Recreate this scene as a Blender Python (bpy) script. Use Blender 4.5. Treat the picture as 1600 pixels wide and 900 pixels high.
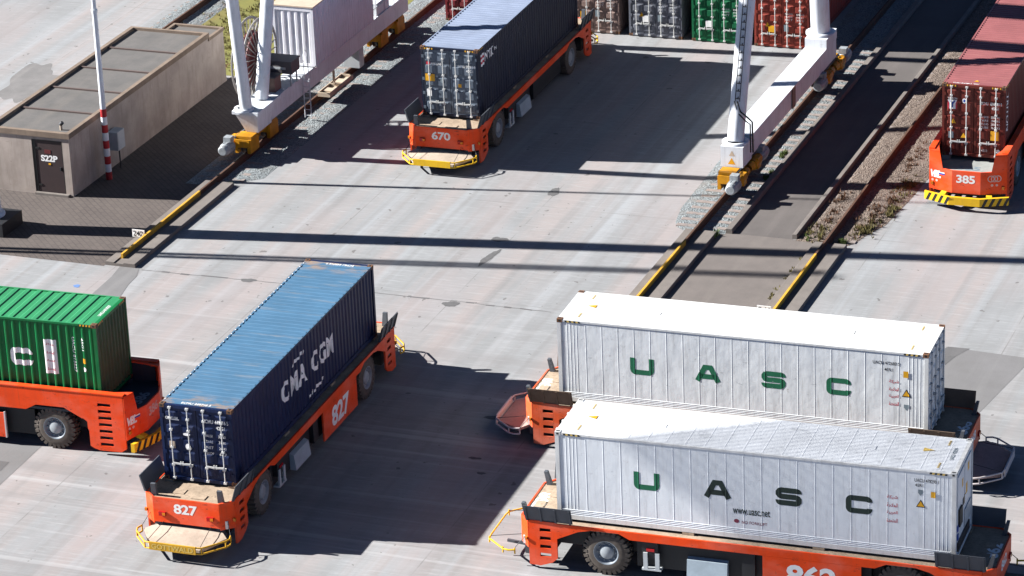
import bpy, bmesh, math, random
from mathutils import Vector, Matrix
random.seed(7)
R = math.radians
S = bpy.context.scene
for o in list(bpy.data.objects): bpy.data.objects.remove(o)

# ------------------------------------------------------------------ camera, sky, sun, exposure
cam = bpy.data.cameras.new('camera'); camo = bpy.data.objects.new('camera', cam); S.collection.objects.link(camo)
r_ = Vector((0.93578324, 0.35048143, -0.03837308)); u_ = Vector((-0.10191456, 0.37307836, 0.92218542)); f_ = Vector((-0.33752503, 0.85905489, -0.38483964))
camo.matrix_world = Matrix(((r_.x, u_.x, -f_.x, 57.21), (r_.y, u_.y, -f_.y, -105.71), (r_.z, u_.z, -f_.z, 47.9936), (0, 0, 0, 1)))
cam.sensor_width = 36; cam.lens = 5345.75/1600*36; cam.clip_start = 1; cam.clip_end = 2000
S.camera = camo
AZ, EL = R(10.3), R(29.4)                       # heading the light travels to, sun height
W = bpy.data.worlds.new('World'); S.world = W; W.use_nodes = True
wn = W.node_tree; bg = wn.nodes['Background']; sk = wn.nodes.new('ShaderNodeTexSky')
sk.sky_type = 'NISHITA'; sk.sun_disc = False; sk.sun_elevation = EL; sk.air_density = 0.27; sk.dust_density = 0; sk.ozone_density = 3
sk.sun_rotation = math.atan2(-math.cos(AZ), -math.sin(AZ)) % (2*math.pi)
bg.inputs['Strength'].default_value = 0.05
wn.links.new(sk.outputs[0], bg.inputs[0])
sl = bpy.data.lights.new('sun', 'SUN'); sl.energy = 5.0; sl.angle = R(0.5); sl.color = (1, 0.985, 0.965)
so = bpy.data.objects.new('sun', sl); S.collection.objects.link(so)
so.rotation_euler = Vector((math.cos(EL)*math.cos(AZ), math.cos(EL)*math.sin(AZ), -math.sin(EL))).to_track_quat('-Z', 'Y').to_euler()
S.view_settings.view_transform = 'Standard'; S.view_settings.look = 'None'
S.view_settings.exposure = 1.5; S.view_settings.gamma = 1
S.cycles.max_bounces = 6; S.cycles.diffuse_bounces = 1

# ------------------------------------------------------------------ material helpers
def new_mat(name):
    m = bpy.data.materials.new(name); m.use_nodes = True
    return m, m.node_tree, m.node_tree.nodes['Principled BSDF']
def tex(nt, scale=(1,1,1), rot=(0,0,0)):
    tc = nt.nodes.new('ShaderNodeTexCoord'); mp = nt.nodes.new('ShaderNodeMapping')
    mp.inputs['Scale'].default_value = scale; mp.inputs['Rotation'].default_value = rot
    nt.links.new(tc.outputs['Object'], mp.inputs[0]); return mp.outputs[0]
def noise(nt, vec, scale, detail=5, rough=.6, lo=.35, hi=.65, dist=0):
    n = nt.nodes.new('ShaderNodeTexNoise'); n.inputs['Scale'].default_value = scale
    n.inputs['Detail'].default_value = detail; n.inputs['Roughness'].default_value = rough; n.inputs['Distortion'].default_value = dist
    nt.links.new(vec, n.inputs['Vector'])
    m = nt.nodes.new('ShaderNodeMapRange'); m.inputs[1].default_value = lo; m.inputs[2].default_value = hi
    nt.links.new(n.outputs[0], m.inputs[0]); return m.outputs[0]
def voro(nt, vec, scale, out='Color', feature='F1'):
    v = nt.nodes.new('ShaderNodeTexVoronoi'); v.feature = feature; v.inputs['Scale'].default_value = scale
    nt.links.new(vec, v.inputs['Vector']); return v.outputs[out]
def mul(nt, a, b, op='MULTIPLY'):
    m = nt.nodes.new('ShaderNodeMath'); m.operation = op
    for i, x in enumerate((a, b)):
        if isinstance(x, (int, float)): m.inputs[i].default_value = x
        else: nt.links.new(x, m.inputs[i])
    return m.outputs[0]
def mix(nt, fac, a, b, blend='MIX'):
    m = nt.nodes.new('ShaderNodeMix'); m.data_type = 'RGBA'; m.blend_type = blend
    if isinstance(fac, (int, float)): m.inputs[0].default_value = fac
    else: nt.links.new(fac, m.inputs[0])
    for i, x in ((6, a), (7, b)):
        if isinstance(x, tuple): m.inputs[i].default_value = (*x, 1)
        else: nt.links.new(x, m.inputs[i])
    return m.outputs[2]
def bump(nt, bs, h, dist=.02, strength=.5):
    b = nt.nodes.new('ShaderNodeBump'); b.inputs['Distance'].default_value = dist; b.inputs['Strength'].default_value = strength
    nt.links.new(h, b.inputs['Height']); nt.links.new(b.outputs[0], bs.inputs['Normal'])
def dk(c, k): return tuple(min(1, x*k) for x in c)
RUST = (.16, .065, .025); DIRT = (.17, .13, .09)
def paint(name, col, rough=.5, rust=0., dirt=.3, var=.8, metal=0., streak=(2.5, 2.5, .25), rustcol=RUST, scale=1., scuff=.0, fade=.0, run=.0, dent=.0):
    m, nt, bs = new_mat(name)
    v = tex(nt); c = mix(nt, noise(nt, v, 1.3*scale, 7), col, dk(col, var))
    c = mix(nt, mul(nt, noise(nt, tex(nt, streak), 3*scale, 6, lo=.5, hi=.8), dirt), c, mix(nt, .5, DIRT, dk(col, .5)))
    c = mix(nt, mul(nt, noise(nt, v, 9*scale, 6, lo=.62, hi=.78), dirt*.7), c, DIRT)
    if fade: c = mix(nt, mul(nt, noise(nt, tex(nt, (.8, .8, 1.4)), .9, 4, lo=.45, hi=.7), fade), c, mix(nt, .35, col, (.75, .6, .5)))
    if scuff:
        c = mix(nt, mul(nt, noise(nt, tex(nt, (1, 1, 2.2)), 3.1, 9, .75, lo=.60, hi=.68), scuff), c, (.035, .028, .024))
        c = mix(nt, mul(nt, noise(nt, tex(nt, (1.6, 1.6, .5)), 7, 7, .7, lo=.66, hi=.72), scuff*.8), c, (.06, .045, .035))
    if run: c = mix(nt, mul(nt, noise(nt, tex(nt, (9, 9, .35)), 2.2, 6, .6, lo=.60, hi=.74), run), c, rustcol)
    if rust > 0:
        hi = .78 - .2*rust
        c = mix(nt, mul(nt, noise(nt, v, 2.3*scale, 9, .72, lo=hi-.05, hi=hi+.03), .9), c, rustcol)
    nt.links.new(c, bs.inputs['Base Color']); bs.inputs['Roughness'].default_value = rough; bs.inputs['Metallic'].default_value = metal; bs.inputs['Specular IOR Level'].default_value = .22
    if dent: bump(nt, bs, noise(nt, tex(nt, (1, 1, .8)), 1.7, 3, .45, lo=.25, hi=.75), .05, dent)
    else: bump(nt, bs, noise(nt, v, 30, 3, lo=0, hi=1), .004, .25)
    return m
def roofpaint(name, col, patch, amt=.5, spots=RUST, ends=0., blot=None):   # weathered roof: streaks across, bleached and rusty runs
    m, nt, bs = new_mat(name); v = tex(nt)
    c = mix(nt, noise(nt, v, .9, 7), col, dk(col, .8))
    c = mix(nt, mul(nt, noise(nt, tex(nt, (3.2, .35, 1)), 1.6, 8, .65, lo=.56, hi=.72), amt), c, patch)
    c = mix(nt, mul(nt, noise(nt, tex(nt, (5, .7, 1)), 2.2, 8, .7, lo=.64, hi=.74), amt), c, spots)
    c = mix(nt, noise(nt, tex(nt, (9, .5, 1)), 3, 4, lo=.3, hi=1.3), c, dk(col, .6))
    if ends:                                                # rust gathering near the two ends
        sx = nt.nodes.new('ShaderNodeSeparateXYZ'); nt.links.new(v, sx.inputs[0]); ax = mul(nt, sx.outputs[0], 0, 'ABSOLUTE')
        mr = nt.nodes.new('ShaderNodeMapRange'); mr.inputs[1].default_value = 5.0; mr.inputs[2].default_value = 5.95; nt.links.new(ax, mr.inputs[0])
        c = mix(nt, mul(nt, mul(nt, mr.outputs[0], ends), noise(nt, tex(nt, (1.6, .8, 1)), 1.7, 8, .65, lo=.46, hi=.62)), c, (.36, .22, .11))
    if blot:
        c = mix(nt, mul(nt, noise(nt, tex(nt, (.8, 1.2, 1)), 1.1, 9, .7, lo=.58, hi=.68), .75), c, blot)
        c = mix(nt, mul(nt, noise(nt, tex(nt, (1, 1, 1)), 5, 8, .7, lo=.66, hi=.72), .6), c, dk(blot, .6))
    nt.links.new(c, bs.inputs['Base Color']); bs.inputs['Roughness'].default_value = .55
    return m
def flat(name, col, rough=.6, var=.85, sc=3., metal=0.):
    m, nt, bs = new_mat(name); c = mix(nt, noise(nt, tex(nt), sc, 6), col, dk(col, var))
    nt.links.new(c, bs.inputs['Base Color']); bs.inputs['Roughness'].default_value = rough; bs.inputs['Metallic'].default_value = metal
    return m

# yard concrete: pale slabs with broom lines across, tyre tracks along the lanes, stains
def concrete_mat():
    m, nt, bs = new_mat('yard_concrete'); v = tex(nt)
    c = mix(nt, noise(nt, v, .35, 8, .62), (0.298, 0.305, 0.310), (0.239, 0.243, 0.243))
    lane = noise(nt, tex(nt, (.6, .012, 1)), 1.0, 4, .5, lo=.47, hi=.62)
    c = mix(nt, mul(nt, lane, .95), c, (0.336, 0.296, 0.283))
    lane2 = noise(nt, tex(nt, (1.25, .014, 1)), .9, 5, .5, lo=.52, hi=.68)
    c = mix(nt, mul(nt, lane2, .75), c, (0.370, 0.389, 0.405))
    lane3 = noise(nt, tex(nt, (1.1, .022, 1)), 1.4, 4, .5, lo=.52, hi=.66)
    c = mix(nt, mul(nt, lane3, .55), c, (0.202, 0.190, 0.184))
    broom = noise(nt, tex(nt, (.35, 9, 1)), 1.5, 5, .6, lo=.3, hi=.8)
    c = mix(nt, mul(nt, broom, .42), c, (0.185, 0.185, 0.184))
    c = mix(nt, mul(nt, noise(nt, tex(nt, (.25, 1.6, 1)), 1.1, 7, .65, lo=.55, hi=.75), .4), c, (0.210, 0.208, 0.202))
    c = mix(nt, mul(nt, noise(nt, v, 2.6, 9, .75, lo=.66, hi=.76), .35), c, (0.387, 0.408, 0.414))
    c = mix(nt, mul(nt, noise(nt, v, 5, 8, .75, lo=.70, hi=.78), .6), c, (0.118, 0.106, 0.099))
    c = mix(nt, mul(nt, noise(nt, v, 40, 3, .7, lo=.3, hi=.8), .22), c, (0.169, 0.167, 0.166))
    c = mix(nt, mul(nt, noise(nt, tex(nt, (.5, 3.2, 1)), 2.2, 9, .72, lo=.52, hi=.68), .4), c, (0.408, 0.419, 0.421))
    c = mix(nt, mul(nt, noise(nt, tex(nt, (1.1, .5, 1)), 1.3, 9, .7, lo=.55, hi=.72), .38), c, (0.204, 0.203, 0.201))
    c = mix(nt, mul(nt, noise(nt, tex(nt, (.22, .05, 1), (0, 0, R(-2))), 1.3, 4, .5, lo=.5, hi=.62), .35), c, (0.347, 0.280, 0.266))
    c = mix(nt, mul(nt, noise(nt, tex(nt, (.8, 26, 1)), 1.0, 4, .7, lo=.45, hi=.8), .3), c, (0.174, 0.171, 0.165))
    c = mix(nt, mul(nt, noise(nt, v, 14, 6, .8, lo=.66, hi=.72), .55), c, (0.104, 0.095, 0.092))
    sp = nt.nodes.new('ShaderNodeSeparateXYZ'); nt.links.new(v, sp.inputs[0])
    mr = nt.nodes.new('ShaderNodeMapRange'); mr.inputs[1].default_value = 0; mr.inputs[2].default_value = -7; nt.links.new(sp.outputs[1], mr.inputs[0])
    c = mix(nt, mul(nt, mul(nt, noise(nt, tex(nt, (.03, .8, 1)), 1.0, 6, .55, lo=.50, hi=.62), mr.outputs[0]), .5), c, (0.193, 0.182, 0.179))
    c = mix(nt, mul(nt, mul(nt, noise(nt, tex(nt, (.025, 1.7, 1)), 1.0, 5, .5, lo=.56, hi=.66), mr.outputs[0]), .4), c, (0.444, 0.443, 0.443))
    bk = nt.nodes.new('ShaderNodeTexBrick'); bk.offset = 0; bk.inputs['Scale'].default_value = 1; bk.inputs['Brick Width'].default_value = 6.7; bk.inputs['Row Height'].default_value = 9.4; bk.inputs['Mortar Size'].default_value = .022
    nt.links.new(tex(nt, (1, 1, 1)), bk.inputs['Vector'])
    c = mix(nt, mul(nt, mul(nt, bk.outputs['Fac'], .5), noise(nt, v, .8, 6, lo=.4, hi=.6)), c, (0.125, 0.118, 0.114))
    for sc, lo, hi in ((1.1, .70, .715), (2.3, .715, .73)):    # oil drips
        c = mix(nt, mul(nt, noise(nt, tex(nt, (1, .8, 1)), sc*1.6, 3, .5, lo=lo, hi=hi), .7), c, (0.097, 0.089, 0.085))
    nt.links.new(c, bs.inputs['Base Color']); bs.inputs['Roughness'].default_value = .85
    bump(nt, bs, noise(nt, tex(nt, (2, 14, 1)), 3, 5, lo=0, hi=1), .01, .3)
    return m
def brick_mat():
    m, nt, bs = new_mat('brick_paving'); v = tex(nt, (1, 1, 1), (0, 0, R(45)))
    b = nt.nodes.new('ShaderNodeTexBrick'); b.inputs['Scale'].default_value = 1
    b.inputs['Brick Width'].default_value = .42; b.inputs['Row Height'].default_value = .21; b.inputs['Mortar Size'].default_value = .018
    b.inputs['Color1'].default_value = (0.097, 0.078, 0.068, 1); b.inputs['Color2'].default_value = (0.080, 0.064, 0.057, 1); b.inputs['Mortar'].default_value = (0.051, 0.041, 0.038, 1)
    nt.links.new(v, b.inputs['Vector'])
    w = tex(nt)
    c = mix(nt, mul(nt, noise(nt, w, .5, 7, lo=.4, hi=.7), .55), b.outputs[0], (0.119, 0.097, 0.084))
    c = mix(nt, mul(nt, noise(nt, w, 3, 8, .7, lo=.6, hi=.75), .5), c, (0.137, 0.117, 0.103))
    c = mix(nt, mul(nt, noise(nt, w, 1.2, 8, .7, lo=.62, hi=.75), .5), c, (0.053, 0.045, 0.038))
    nt.links.new(c, bs.inputs['Base Color']); bs.inputs['Roughness'].default_value = .9
    return m
def ground_mat(name, a, b, d, sc=.5):
    m, nt, bs = new_mat(name); w = tex(nt)
    c = mix(nt, noise(nt, w, sc, 8, .65), a, b)
    c = mix(nt, mul(nt, noise(nt, tex(nt, (1.5, .1, 1)), 1.2, 6, lo=.5, hi=.75), .5), c, d)
    c = mix(nt, mul(nt, noise(nt, w, 25, 4, .7, lo=.4, hi=.8), .3), c, dk(b, .5))
    nt.links.new(c, bs.inputs['Base Color']); bs.inputs['Roughness'].default_value = .9
    return m
def gravel_mat(name, a, b, d, sc=16):
    m, nt, bs = new_mat(name); w = tex(nt)
    vc = voro(nt, w, sc); sep = nt.nodes.new('ShaderNodeSeparateColor'); nt.links.new(vc, sep.inputs[0])
    c = mix(nt, sep.outputs[0], a, b); c = mix(nt, mul(nt, noise(nt, w, 1.1, 8, .7, lo=.5, hi=.72), .7), c, d)
    nt.links.new(c, bs.inputs['Base Color']); bs.inputs['Roughness'].default_value = .95
    bump(nt, bs, voro(nt, w, sc, 'Distance'), .05, -.9 if False else .9)
    return m

M = {}
M['concrete'] = concrete_mat(); M['brick'] = brick_mat()
M['road'] = ground_mat('road_asphalt', (.125, .11, .102), (.10, .088, .082), (.16, .14, .13))
M['grey_slab'] = ground_mat('grey_slab', (.185, .18, .18), (.155, .15, .148), (.22, .215, .21))
M['dark_slab'] = ground_mat('dark_slab', (.13, .127, .127), (.105, .10, .10), (.16, .155, .155))
M['patch'] = flat('patch_asphalt', (.115, .112, .112), .9, .8, 6)
M['gravel'] = gravel_mat('grey_gravel', (.32, .355, .36), (.11, .12, .125), (.22, .19, .165), 24)
M['gravel_brown'] = gravel_mat('brown_gravel', (.26, .205, .165), (.085, .06, .048), (.15, .105, .08), 24)
M['kerb'] = ground_mat('kerb_stone', (.20, .175, .155), (.155, .135, .12), (.12, .10, .09), 1.5)
M['sleeper'] = flat('sleeper_concrete', (.30, .25, .225), .9, .7, 4)
M['rail'] = paint('rusty_rail', (.115, .062, .042), .8, .2, .5)
M['rail_yellow'] = paint('yellow_rail', (.72, .40, .045), .7, .35, .75, .7, scuff=.6)
M['stucco'] = paint('shed_render', (.455, .385, .335), .9, 0, .5, .72, streak=(2, 2, .3), scale=.6, run=.55, scuff=.35, rustcol=(.12, .09, .07))
M['shed_roof'] = ground_mat('shed_roof_felt', (.135, .125, .117), (.10, .095, .09), (.17, .15, .13), .9)
M['shed_rim'] = paint('shed_rim', (.25, .19, .145), .9, .45, .6, .7, rustcol=(.19, .11, .04))
M['seam'] = flat('roof_seam', (.12, .085, .075), .9)
M['door_brown'] = flat('door_brown', (.040, .022, .022), .6)
M['white'] = paint('white_paint', (.80, .81, .82), .45, .12, .25, .92, rustcol=(.35, .24, .13))
M['crane'] = paint('crane_white', (.76, .79, .82), .45, .22, .35, .88, rustcol=(.30, .20, .12), run=.35, scuff=.25)
M['house'] = paint('house_white', (.80, .79, .82), .5, .1, .3, .9, run=.3, rustcol=(.35, .27, .2))
M['pale'] = flat('plate_beige', (.55, .44, .33), .7)
M['red'] = paint('signal_red', (.50, .035, .04), .5, 0, .3)
M['bogie'] = paint('bogie_yellow', (.66, .29, .012), .5, .4, .6, .6, scuff=.9)
M['motor'] = flat('motor_grey', (.36, .385, .40), .5, .65, 8)
M['steel'] = flat('dark_steel', (.05, .05, .055), .45, .7, 4, .3)
M['blackish'] = flat('underbody_black', (.012, .013, .016), .6, .7)
M['rubber'] = flat('tyre_rubber', (.115, .095, .078), .9, .65, 5)
M['rim'] = flat('wheel_rim', (.21, .24, .27), .5, .75, 6)
M['hub'] = flat('wheel_hub', (.33, .36, .38), .5, .8, 6)
M['orange'] = paint('vehicle_orange', (.90, .072, .008), .55, .18, .16, .85, scuff=.75, fade=.35, run=.25)
M['orange_dirty'] = paint('vehicle_orange_worn', (.80, .11, .03), .6, .4, .5, .8, scuff=.9, fade=.6, run=.5)
M['deck'] = paint('deck_dusty', (.44, .335, .24), .85, .2, .9, .7, scale=1.5, scuff=.6)
M['deck_grey'] = paint('deck_grey', (.33, .34, .32), .8, .05, .5, .8, scale=1.5)
M['deck_dark'] = paint('deck_dark', (.045, .06, .075), .6, .1, .5, .8)
M['guide'] = paint('guide_grey', (.10, .11, .125), .5, .12, .4, .8)
M['canvas'] = paint('bumper_canvas', (.52, .42, .33), .9, 0, .5, .75, scuff=.4)
M['canvas_pink'] = paint('bumper_canvas_pink', (.50, .33, .29), .9, 0, .4, .85)
M['canvas_dark'] = flat('bumper_canvas_dark', (.035, .04, .055), .7)
M['yellow'] = paint('bumper_yellow', (.84, .50, .02), .5, .1, .3, .85, scuff=.4)
M['yellow_old'] = paint('bumper_yellow_old', (.70, .38, .03), .55, .2, .5, .8)
M['tube_pale'] = flat('tube_pale', (.62, .56, .55), .5)
M['black'] = flat('black_paint', (.012, .012, .012), .5)
M['lamp_red'] = flat('lamp_red', (.45, .01, .015), .2)
M['lamp_amber'] = flat('lamp_amber', (.75, .22, .01), .25)
M['txt_white'] = flat('lettering_white', (.90, .89, .87), .6, .9, 6)
M['txt_grey'] = flat('lettering_grey', (.20, .25, .28), .6)
M['txt_pink'] = flat('lettering_pink', (.80, .50, .44), .6)
def worn(name, col, under, amt=.66):
    m, nt, bs = new_mat(name); v = tex(nt)
    c = mix(nt, noise(nt, v, 4, 6), col, dk(col, .85)); c = mix(nt, noise(nt, tex(nt, (1, 1, .6)), 6, 9, .75, lo=amt, hi=amt+.04), c, under)
    nt.links.new(c, bs.inputs['Base Color']); bs.inputs['Roughness'].default_value = .6; return m
M['txt_worn_navy'] = worn('lettering_worn_white', (.90, .89, .88), (.05, .06, .10), .63)
M['txt_green_worn'] = worn('lettering_worn_green', (.004, .135, .06), (.45, .50, .47), .66)
M['txt_shaded_worn'] = worn('lettering_worn_shaded', (.008, .024, .018), (.30, .33, .33), .69)  # worn green lettering with shade mixed into its colour
M['lane_paving'] = ground_mat('lane_paving', (.165, .142, .128), (.135, .117, .106), (.195, .17, .15), 1.0)
M['txt_green'] = flat('lettering_green', (.004, .135, .06), .5, .8)
M['txt_darkgreen'] = flat('lettering_dark_green', (.008, .024, .018), .5, .8)  # same tone as the reefer letters darkened for shade
M['txt_black'] = flat('lettering_black', (.02, .02, .022), .5)
M['txt_red'] = flat('lettering_red', (.55, .02, .05), .5)
M['txt_maroon'] = flat('lettering_maroon', (.22, .03, .06), .5)
M['txt_blue'] = flat('lettering_blue', (.02, .07, .38), .5)
M['txt_gold'] = flat('lettering_gold', (.72, .50, .12), .5)
M['placard'] = flat('placard_yellow', (.80, .40, .01), .5)
M['silver'] = paint('galvanised', (.62, .62, .60), .45, .15, .3, .85)
M['rustcast'] = paint('corner_casting', (.22, .11, .06), .8, .5, .5, .6)
M['toolbox'] = flat('toolbox_blue_grey', (.36, .43, .48), .5)
M['grass'] = flat('grass_green', (.11, .13, .025), .9, .6, 3)
M['lawn'] = ground_mat('lawn', (.19, .175, .035), (.15, .15, .035), (.19, .12, .06), 1.2)
M['weed_green'] = flat('weed_green', (.09, .13, .025), .9, .6, 4)
M['weed_olive'] = flat('weed_olive', (.17, .14, .045), .9, .6, 4)
M['weed_rust'] = flat('weed_rust', (.15, .072, .035), .9, .6, 4)
M['blue_spot'] = flat('blue_spot', (.12, .22, .46), .8)
M['reel_red'] = flat('reel_red', (.13, .02, .02), .5)
M['reel_rim'] = flat('reel_rim', (.30, .28, .26), .5)
M['cream'] = flat('cream_cable', (.58, .52, .42), .6)
M['cabinet'] = flat('cabinet_grey', (.50, .53, .54), .5)
M['cabinet_dark'] = flat('cabinet_dark', (.11, .10, .105), .5)
M['brown_box'] = flat('brown_box', (.24, .15, .12), .6)

# ------------------------------------------------------------------ mesh builder
class MB:
    def __init__(s): s.v = []; s.f = []; s.mi = []; s.sm = []; s.cur = 0
    def add(s, vs, fs, smooth=False):
        n = len(s.v); s.v += [tuple(v) for v in vs]
        for f in fs: s.f.append([i+n for i in f]); s.mi.append(s.cur); s.sm.append(smooth)
        return s
    def m(s, i): s.cur = i; return s
    def box(s, x0, x1, y0, y1, z0, z1):
        return s.add([(x, y, z) for z in (z0, z1) for y in (y0, y1) for x in (x0, x1)],
                     [(0,2,3,1), (4,5,7,6), (0,1,5,4), (2,6,7,3), (0,4,6,2), (1,3,7,5)])
    def bar(s, a, b, w, h=None, up=(0,0,1)):              # rectangular bar from a to b
        h = h or w; a, b = Vector(a), Vector(b); d = (b-a).normalized(); up = Vector(up)
        if abs(d.dot(up)) > .98: up = Vector((0,1,0))
        x = d.cross(up).normalized()*w/2; y = x.cross(d).normalized()*h/2
        vs = [p+sx*x+sy*y for p in (a, b) for sx, sy in ((-1,-1), (1,-1), (1,1), (-1,1))]
        return s.add(vs, [(0,1,2,3), (7,6,5,4), (0,4,5,1), (1,5,6,2), (2,6,7,3), (3,7,4,0)])
    def tube(s, pts, rad, n=8, cap=True):                 # round tube along points
        pts = [Vector(p) for p in pts]; k = len(pts); rr = rad if isinstance(rad, (list, tuple)) else [rad]*k
        vs = []; fs = []
        for i, p in enumerate(pts):
            d = (pts[min(i+1, k-1)]-pts[max(i-1, 0)]).normalized()
            up = Vector((0,0,1)) if abs(d.z) < .95 else Vector((0,1,0))
            x = d.cross(up).normalized(); y = x.cross(d).normalized()
            for j in range(n):
                t = 2*math.pi*j/n; vs.append(p+(x*math.cos(t)+y*math.sin(t))*rr[i])
        for i in range(k-1):
            for j in range(n): fs.append((i*n+j, i*n+(j+1) % n, (i+1)*n+(j+1) % n, (i+1)*n+j))
        s.add(vs, fs, True)
        if cap: s.add(vs[:n], [tuple(range(n))]); s.add(vs[-n:], [tuple(reversed(range(n)))])
        return s
    def lathe(s, c, axis, prof, n=24, smooth=True):       # prof: (distance along axis, radius)
        c = Vector(c); ax = Vector(axis).normalized(); up = Vector((0,0,1)) if abs(ax.z) < .9 else Vector((1,0,0))
        x = ax.cross(up).normalized(); y = ax.cross(x); vs = []; fs = []
        for d, r in prof:
            for j in range(n):
                t = 2*math.pi*j/n; vs.append(c+ax*d+(x*math.cos(t)+y*math.sin(t))*r)
        for i in range(len(prof)-1):
            for j in range(n): fs.append((i*n+j, (i+1)*n+j, (i+1)*n+(j+1) % n, i*n+(j+1) % n))
        return s.add(vs, fs, smooth)
    def prism(s, poly, plane, a, b):                      # polygon extruded along the third axis
        def mk(p, t): return {'xz': (p[0], t, p[1]), 'xy': (p[0], p[1], t), 'yz': (t, p[0], p[1])}[plane]
        n = len(poly); vs = [mk(p, a) for p in poly]+[mk(p, b) for p in poly]
        return s.add(vs, [tuple(range(n)), tuple(range(2*n-1, n-1, -1))]+[(i, i+n, (i+1) % n+n, (i+1) % n) for i in range(n)])
    def sheet(s, x0, x1, y0, y1, z): return s.add([(x0,y0,z), (x1,y0,z), (x1,y1,z), (x0,y1,z)], [(0,1,2,3)])
    def mesh(s, name, mats):
        me = bpy.data.meshes.new(name); me.from_pydata(s.v, [], s.f)
        for m in (mats if isinstance(mats, (list, tuple)) else [mats]): me.materials.append(M[m] if isinstance(m, str) else m)
        me.polygons.foreach_set('material_index', s.mi); me.polygons.foreach_set('use_smooth', s.sm)
        bm = bmesh.new(); bm.from_mesh(me); bmesh.ops.recalc_face_normals(bm, faces=bm.faces); bm.to_mesh(me); bm.free()
        me.update(); return me
    def build(s, name, mats, parent=None, flip=False, label=None): return put(name, s.mesh(name, mats), parent, flip, label)
def put(name, me, parent=None, flip=False, label=None):
    o = bpy.data.objects.new(name, me); S.collection.objects.link(o)
    if parent: o.parent = parent
    if flip: o.rotation_euler.z = math.pi
    if label: o['label'] = label
    return o
def absorb(o, mb, mt):                                     # small repeated marks join the mesh of the part they belong to
    me = o.data; me.materials.append(M[mt]); k = len(me.materials)-1
    bm = bmesh.new(); bm.from_mesh(me); vs = [bm.verts.new(v) for v in mb.v]
    for f in mb.f: bm.faces.new([vs[i] for i in f]).material_index = k
    bm.to_mesh(me); bm.free(); me.update()
def tag(o, label, cat, group=None):
    o['label'] = label; o['category'] = cat
    if group: o['group'] = group
    return o
def thing(name, label, cat, loc=(0,0,0), rz=0, group=None):
    o = bpy.data.objects.new(name, None); S.collection.objects.link(o); o.location = loc; o.rotation_euler.z = rz
    o.empty_display_size = .3
    return tag(o, label, cat, group)
def setting(o, kind='structure'): o['kind'] = kind; return o
def cells_plate(cells, thick, plane='xz', at=0.):         # flat cells joined into one plate with real holes, then thickened
    bm = bmesh.new()
    for c in cells:
        vs = [bm.verts.new({'xz': (p[0], at, p[1]), 'xy': (p[0], p[1], at), 'yz': (at, p[0], p[1])}[plane]) for p in c]; bm.faces.new(vs)
    bmesh.ops.remove_doubles(bm, verts=bm.verts, dist=1e-4)
    bmesh.ops.recalc_face_normals(bm, faces=bm.faces)
    r = bmesh.ops.extrude_face_region(bm, geom=bm.faces[:])
    dv = {'xz': (0, thick, 0), 'xy': (0, 0, thick), 'yz': (thick, 0, 0)}[plane]
    bmesh.ops.translate(bm, verts=[g for g in r['geom'] if isinstance(g, bmesh.types.BMVert)], vec=dv)
    bm.verts.index_update(); mb = MB(); mb.add([v.co[:] for v in bm.verts], [[v.index for v in f.verts] for f in bm.faces]); bm.free(); return mb

# ------------------------------------------------------------------ lettering (flat meshes lying on a surface)
_tc = {}
def text_data(s, bold=.0, shear=0., space=1.):
    k = (s, bold, shear, space)
    if k not in _tc:
        cu = bpy.data.curves.new('lettering', 'FONT'); cu.body = s; cu.offset = bold; cu.shear = shear; cu.space_character = space
        cu.align_x = 'CENTER'; cu.align_y = 'CENTER'; cu.resolution_u = 3
        ob = bpy.data.objects.new('lettering', cu); S.collection.objects.link(ob)
        dg = bpy.context.evaluated_depsgraph_get(); me = bpy.data.meshes.new_from_object(ob.evaluated_get(dg))
        v = [tuple(q.co) for q in me.vertices]; f = [list(p.vertices) for p in me.polygons]
        bpy.data.objects.remove(ob); bpy.data.curves.remove(cu); bpy.data.meshes.remove(me)
        if v:
            x0 = min(q[0] for q in v); x1 = max(q[0] for q in v); y0 = min(q[1] for q in v); y1 = max(q[1] for q in v)
        else: x0 = y0 = 0; x1 = y1 = 1
        _tc[k] = ([((q[0]-(x0+x1)/2)/(x1-x0), (q[1]-(y0+y1)/2)/(y1-y0)) for q in v], f)
    return _tc[k]
def lay(vf, c, ux, uz, w, h, n, off=.004, prof=None, breaks=None):
    """puts 2-D lettering (unit box) centred at c, width w along ux, height h along uz, lifted off along n; prof follows corrugation"""
    c, ux, uz, n = Vector(c), Vector(ux), Vector(uz), Vector(n)
    bm = bmesh.new(); vs = [bm.verts.new(c+ux*(p[0]*w)+uz*(p[1]*h)) for p in vf[0]]
    for f in vf[1]:
        try: bm.faces.new([vs[i] for i in f])
        except ValueError: pass
    if prof:
        xs = [v.co.x for v in bm.verts]; a, b = min(xs), max(xs)
        for x in breaks:
            if a < x < b: bmesh.ops.bisect_plane(bm, geom=bm.verts[:]+bm.edges[:]+bm.faces[:], plane_co=(x, 0, 0), plane_no=(1, 0, 0), dist=1e-5)
    for v in bm.verts: v.co += n*(off+(prof(v.co.x) if prof else 0))
    bm.verts.index_update(); mb = MB(); mb.add([v.co[:] for v in bm.verts], [[v.index for v in f.verts] for f in bm.faces]); bm.free()
    return mb
def rect2(): return ([(-.5,-.5), (.5,-.5), (.5,.5), (-.5,.5)], [[0,1,2,3]])
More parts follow.
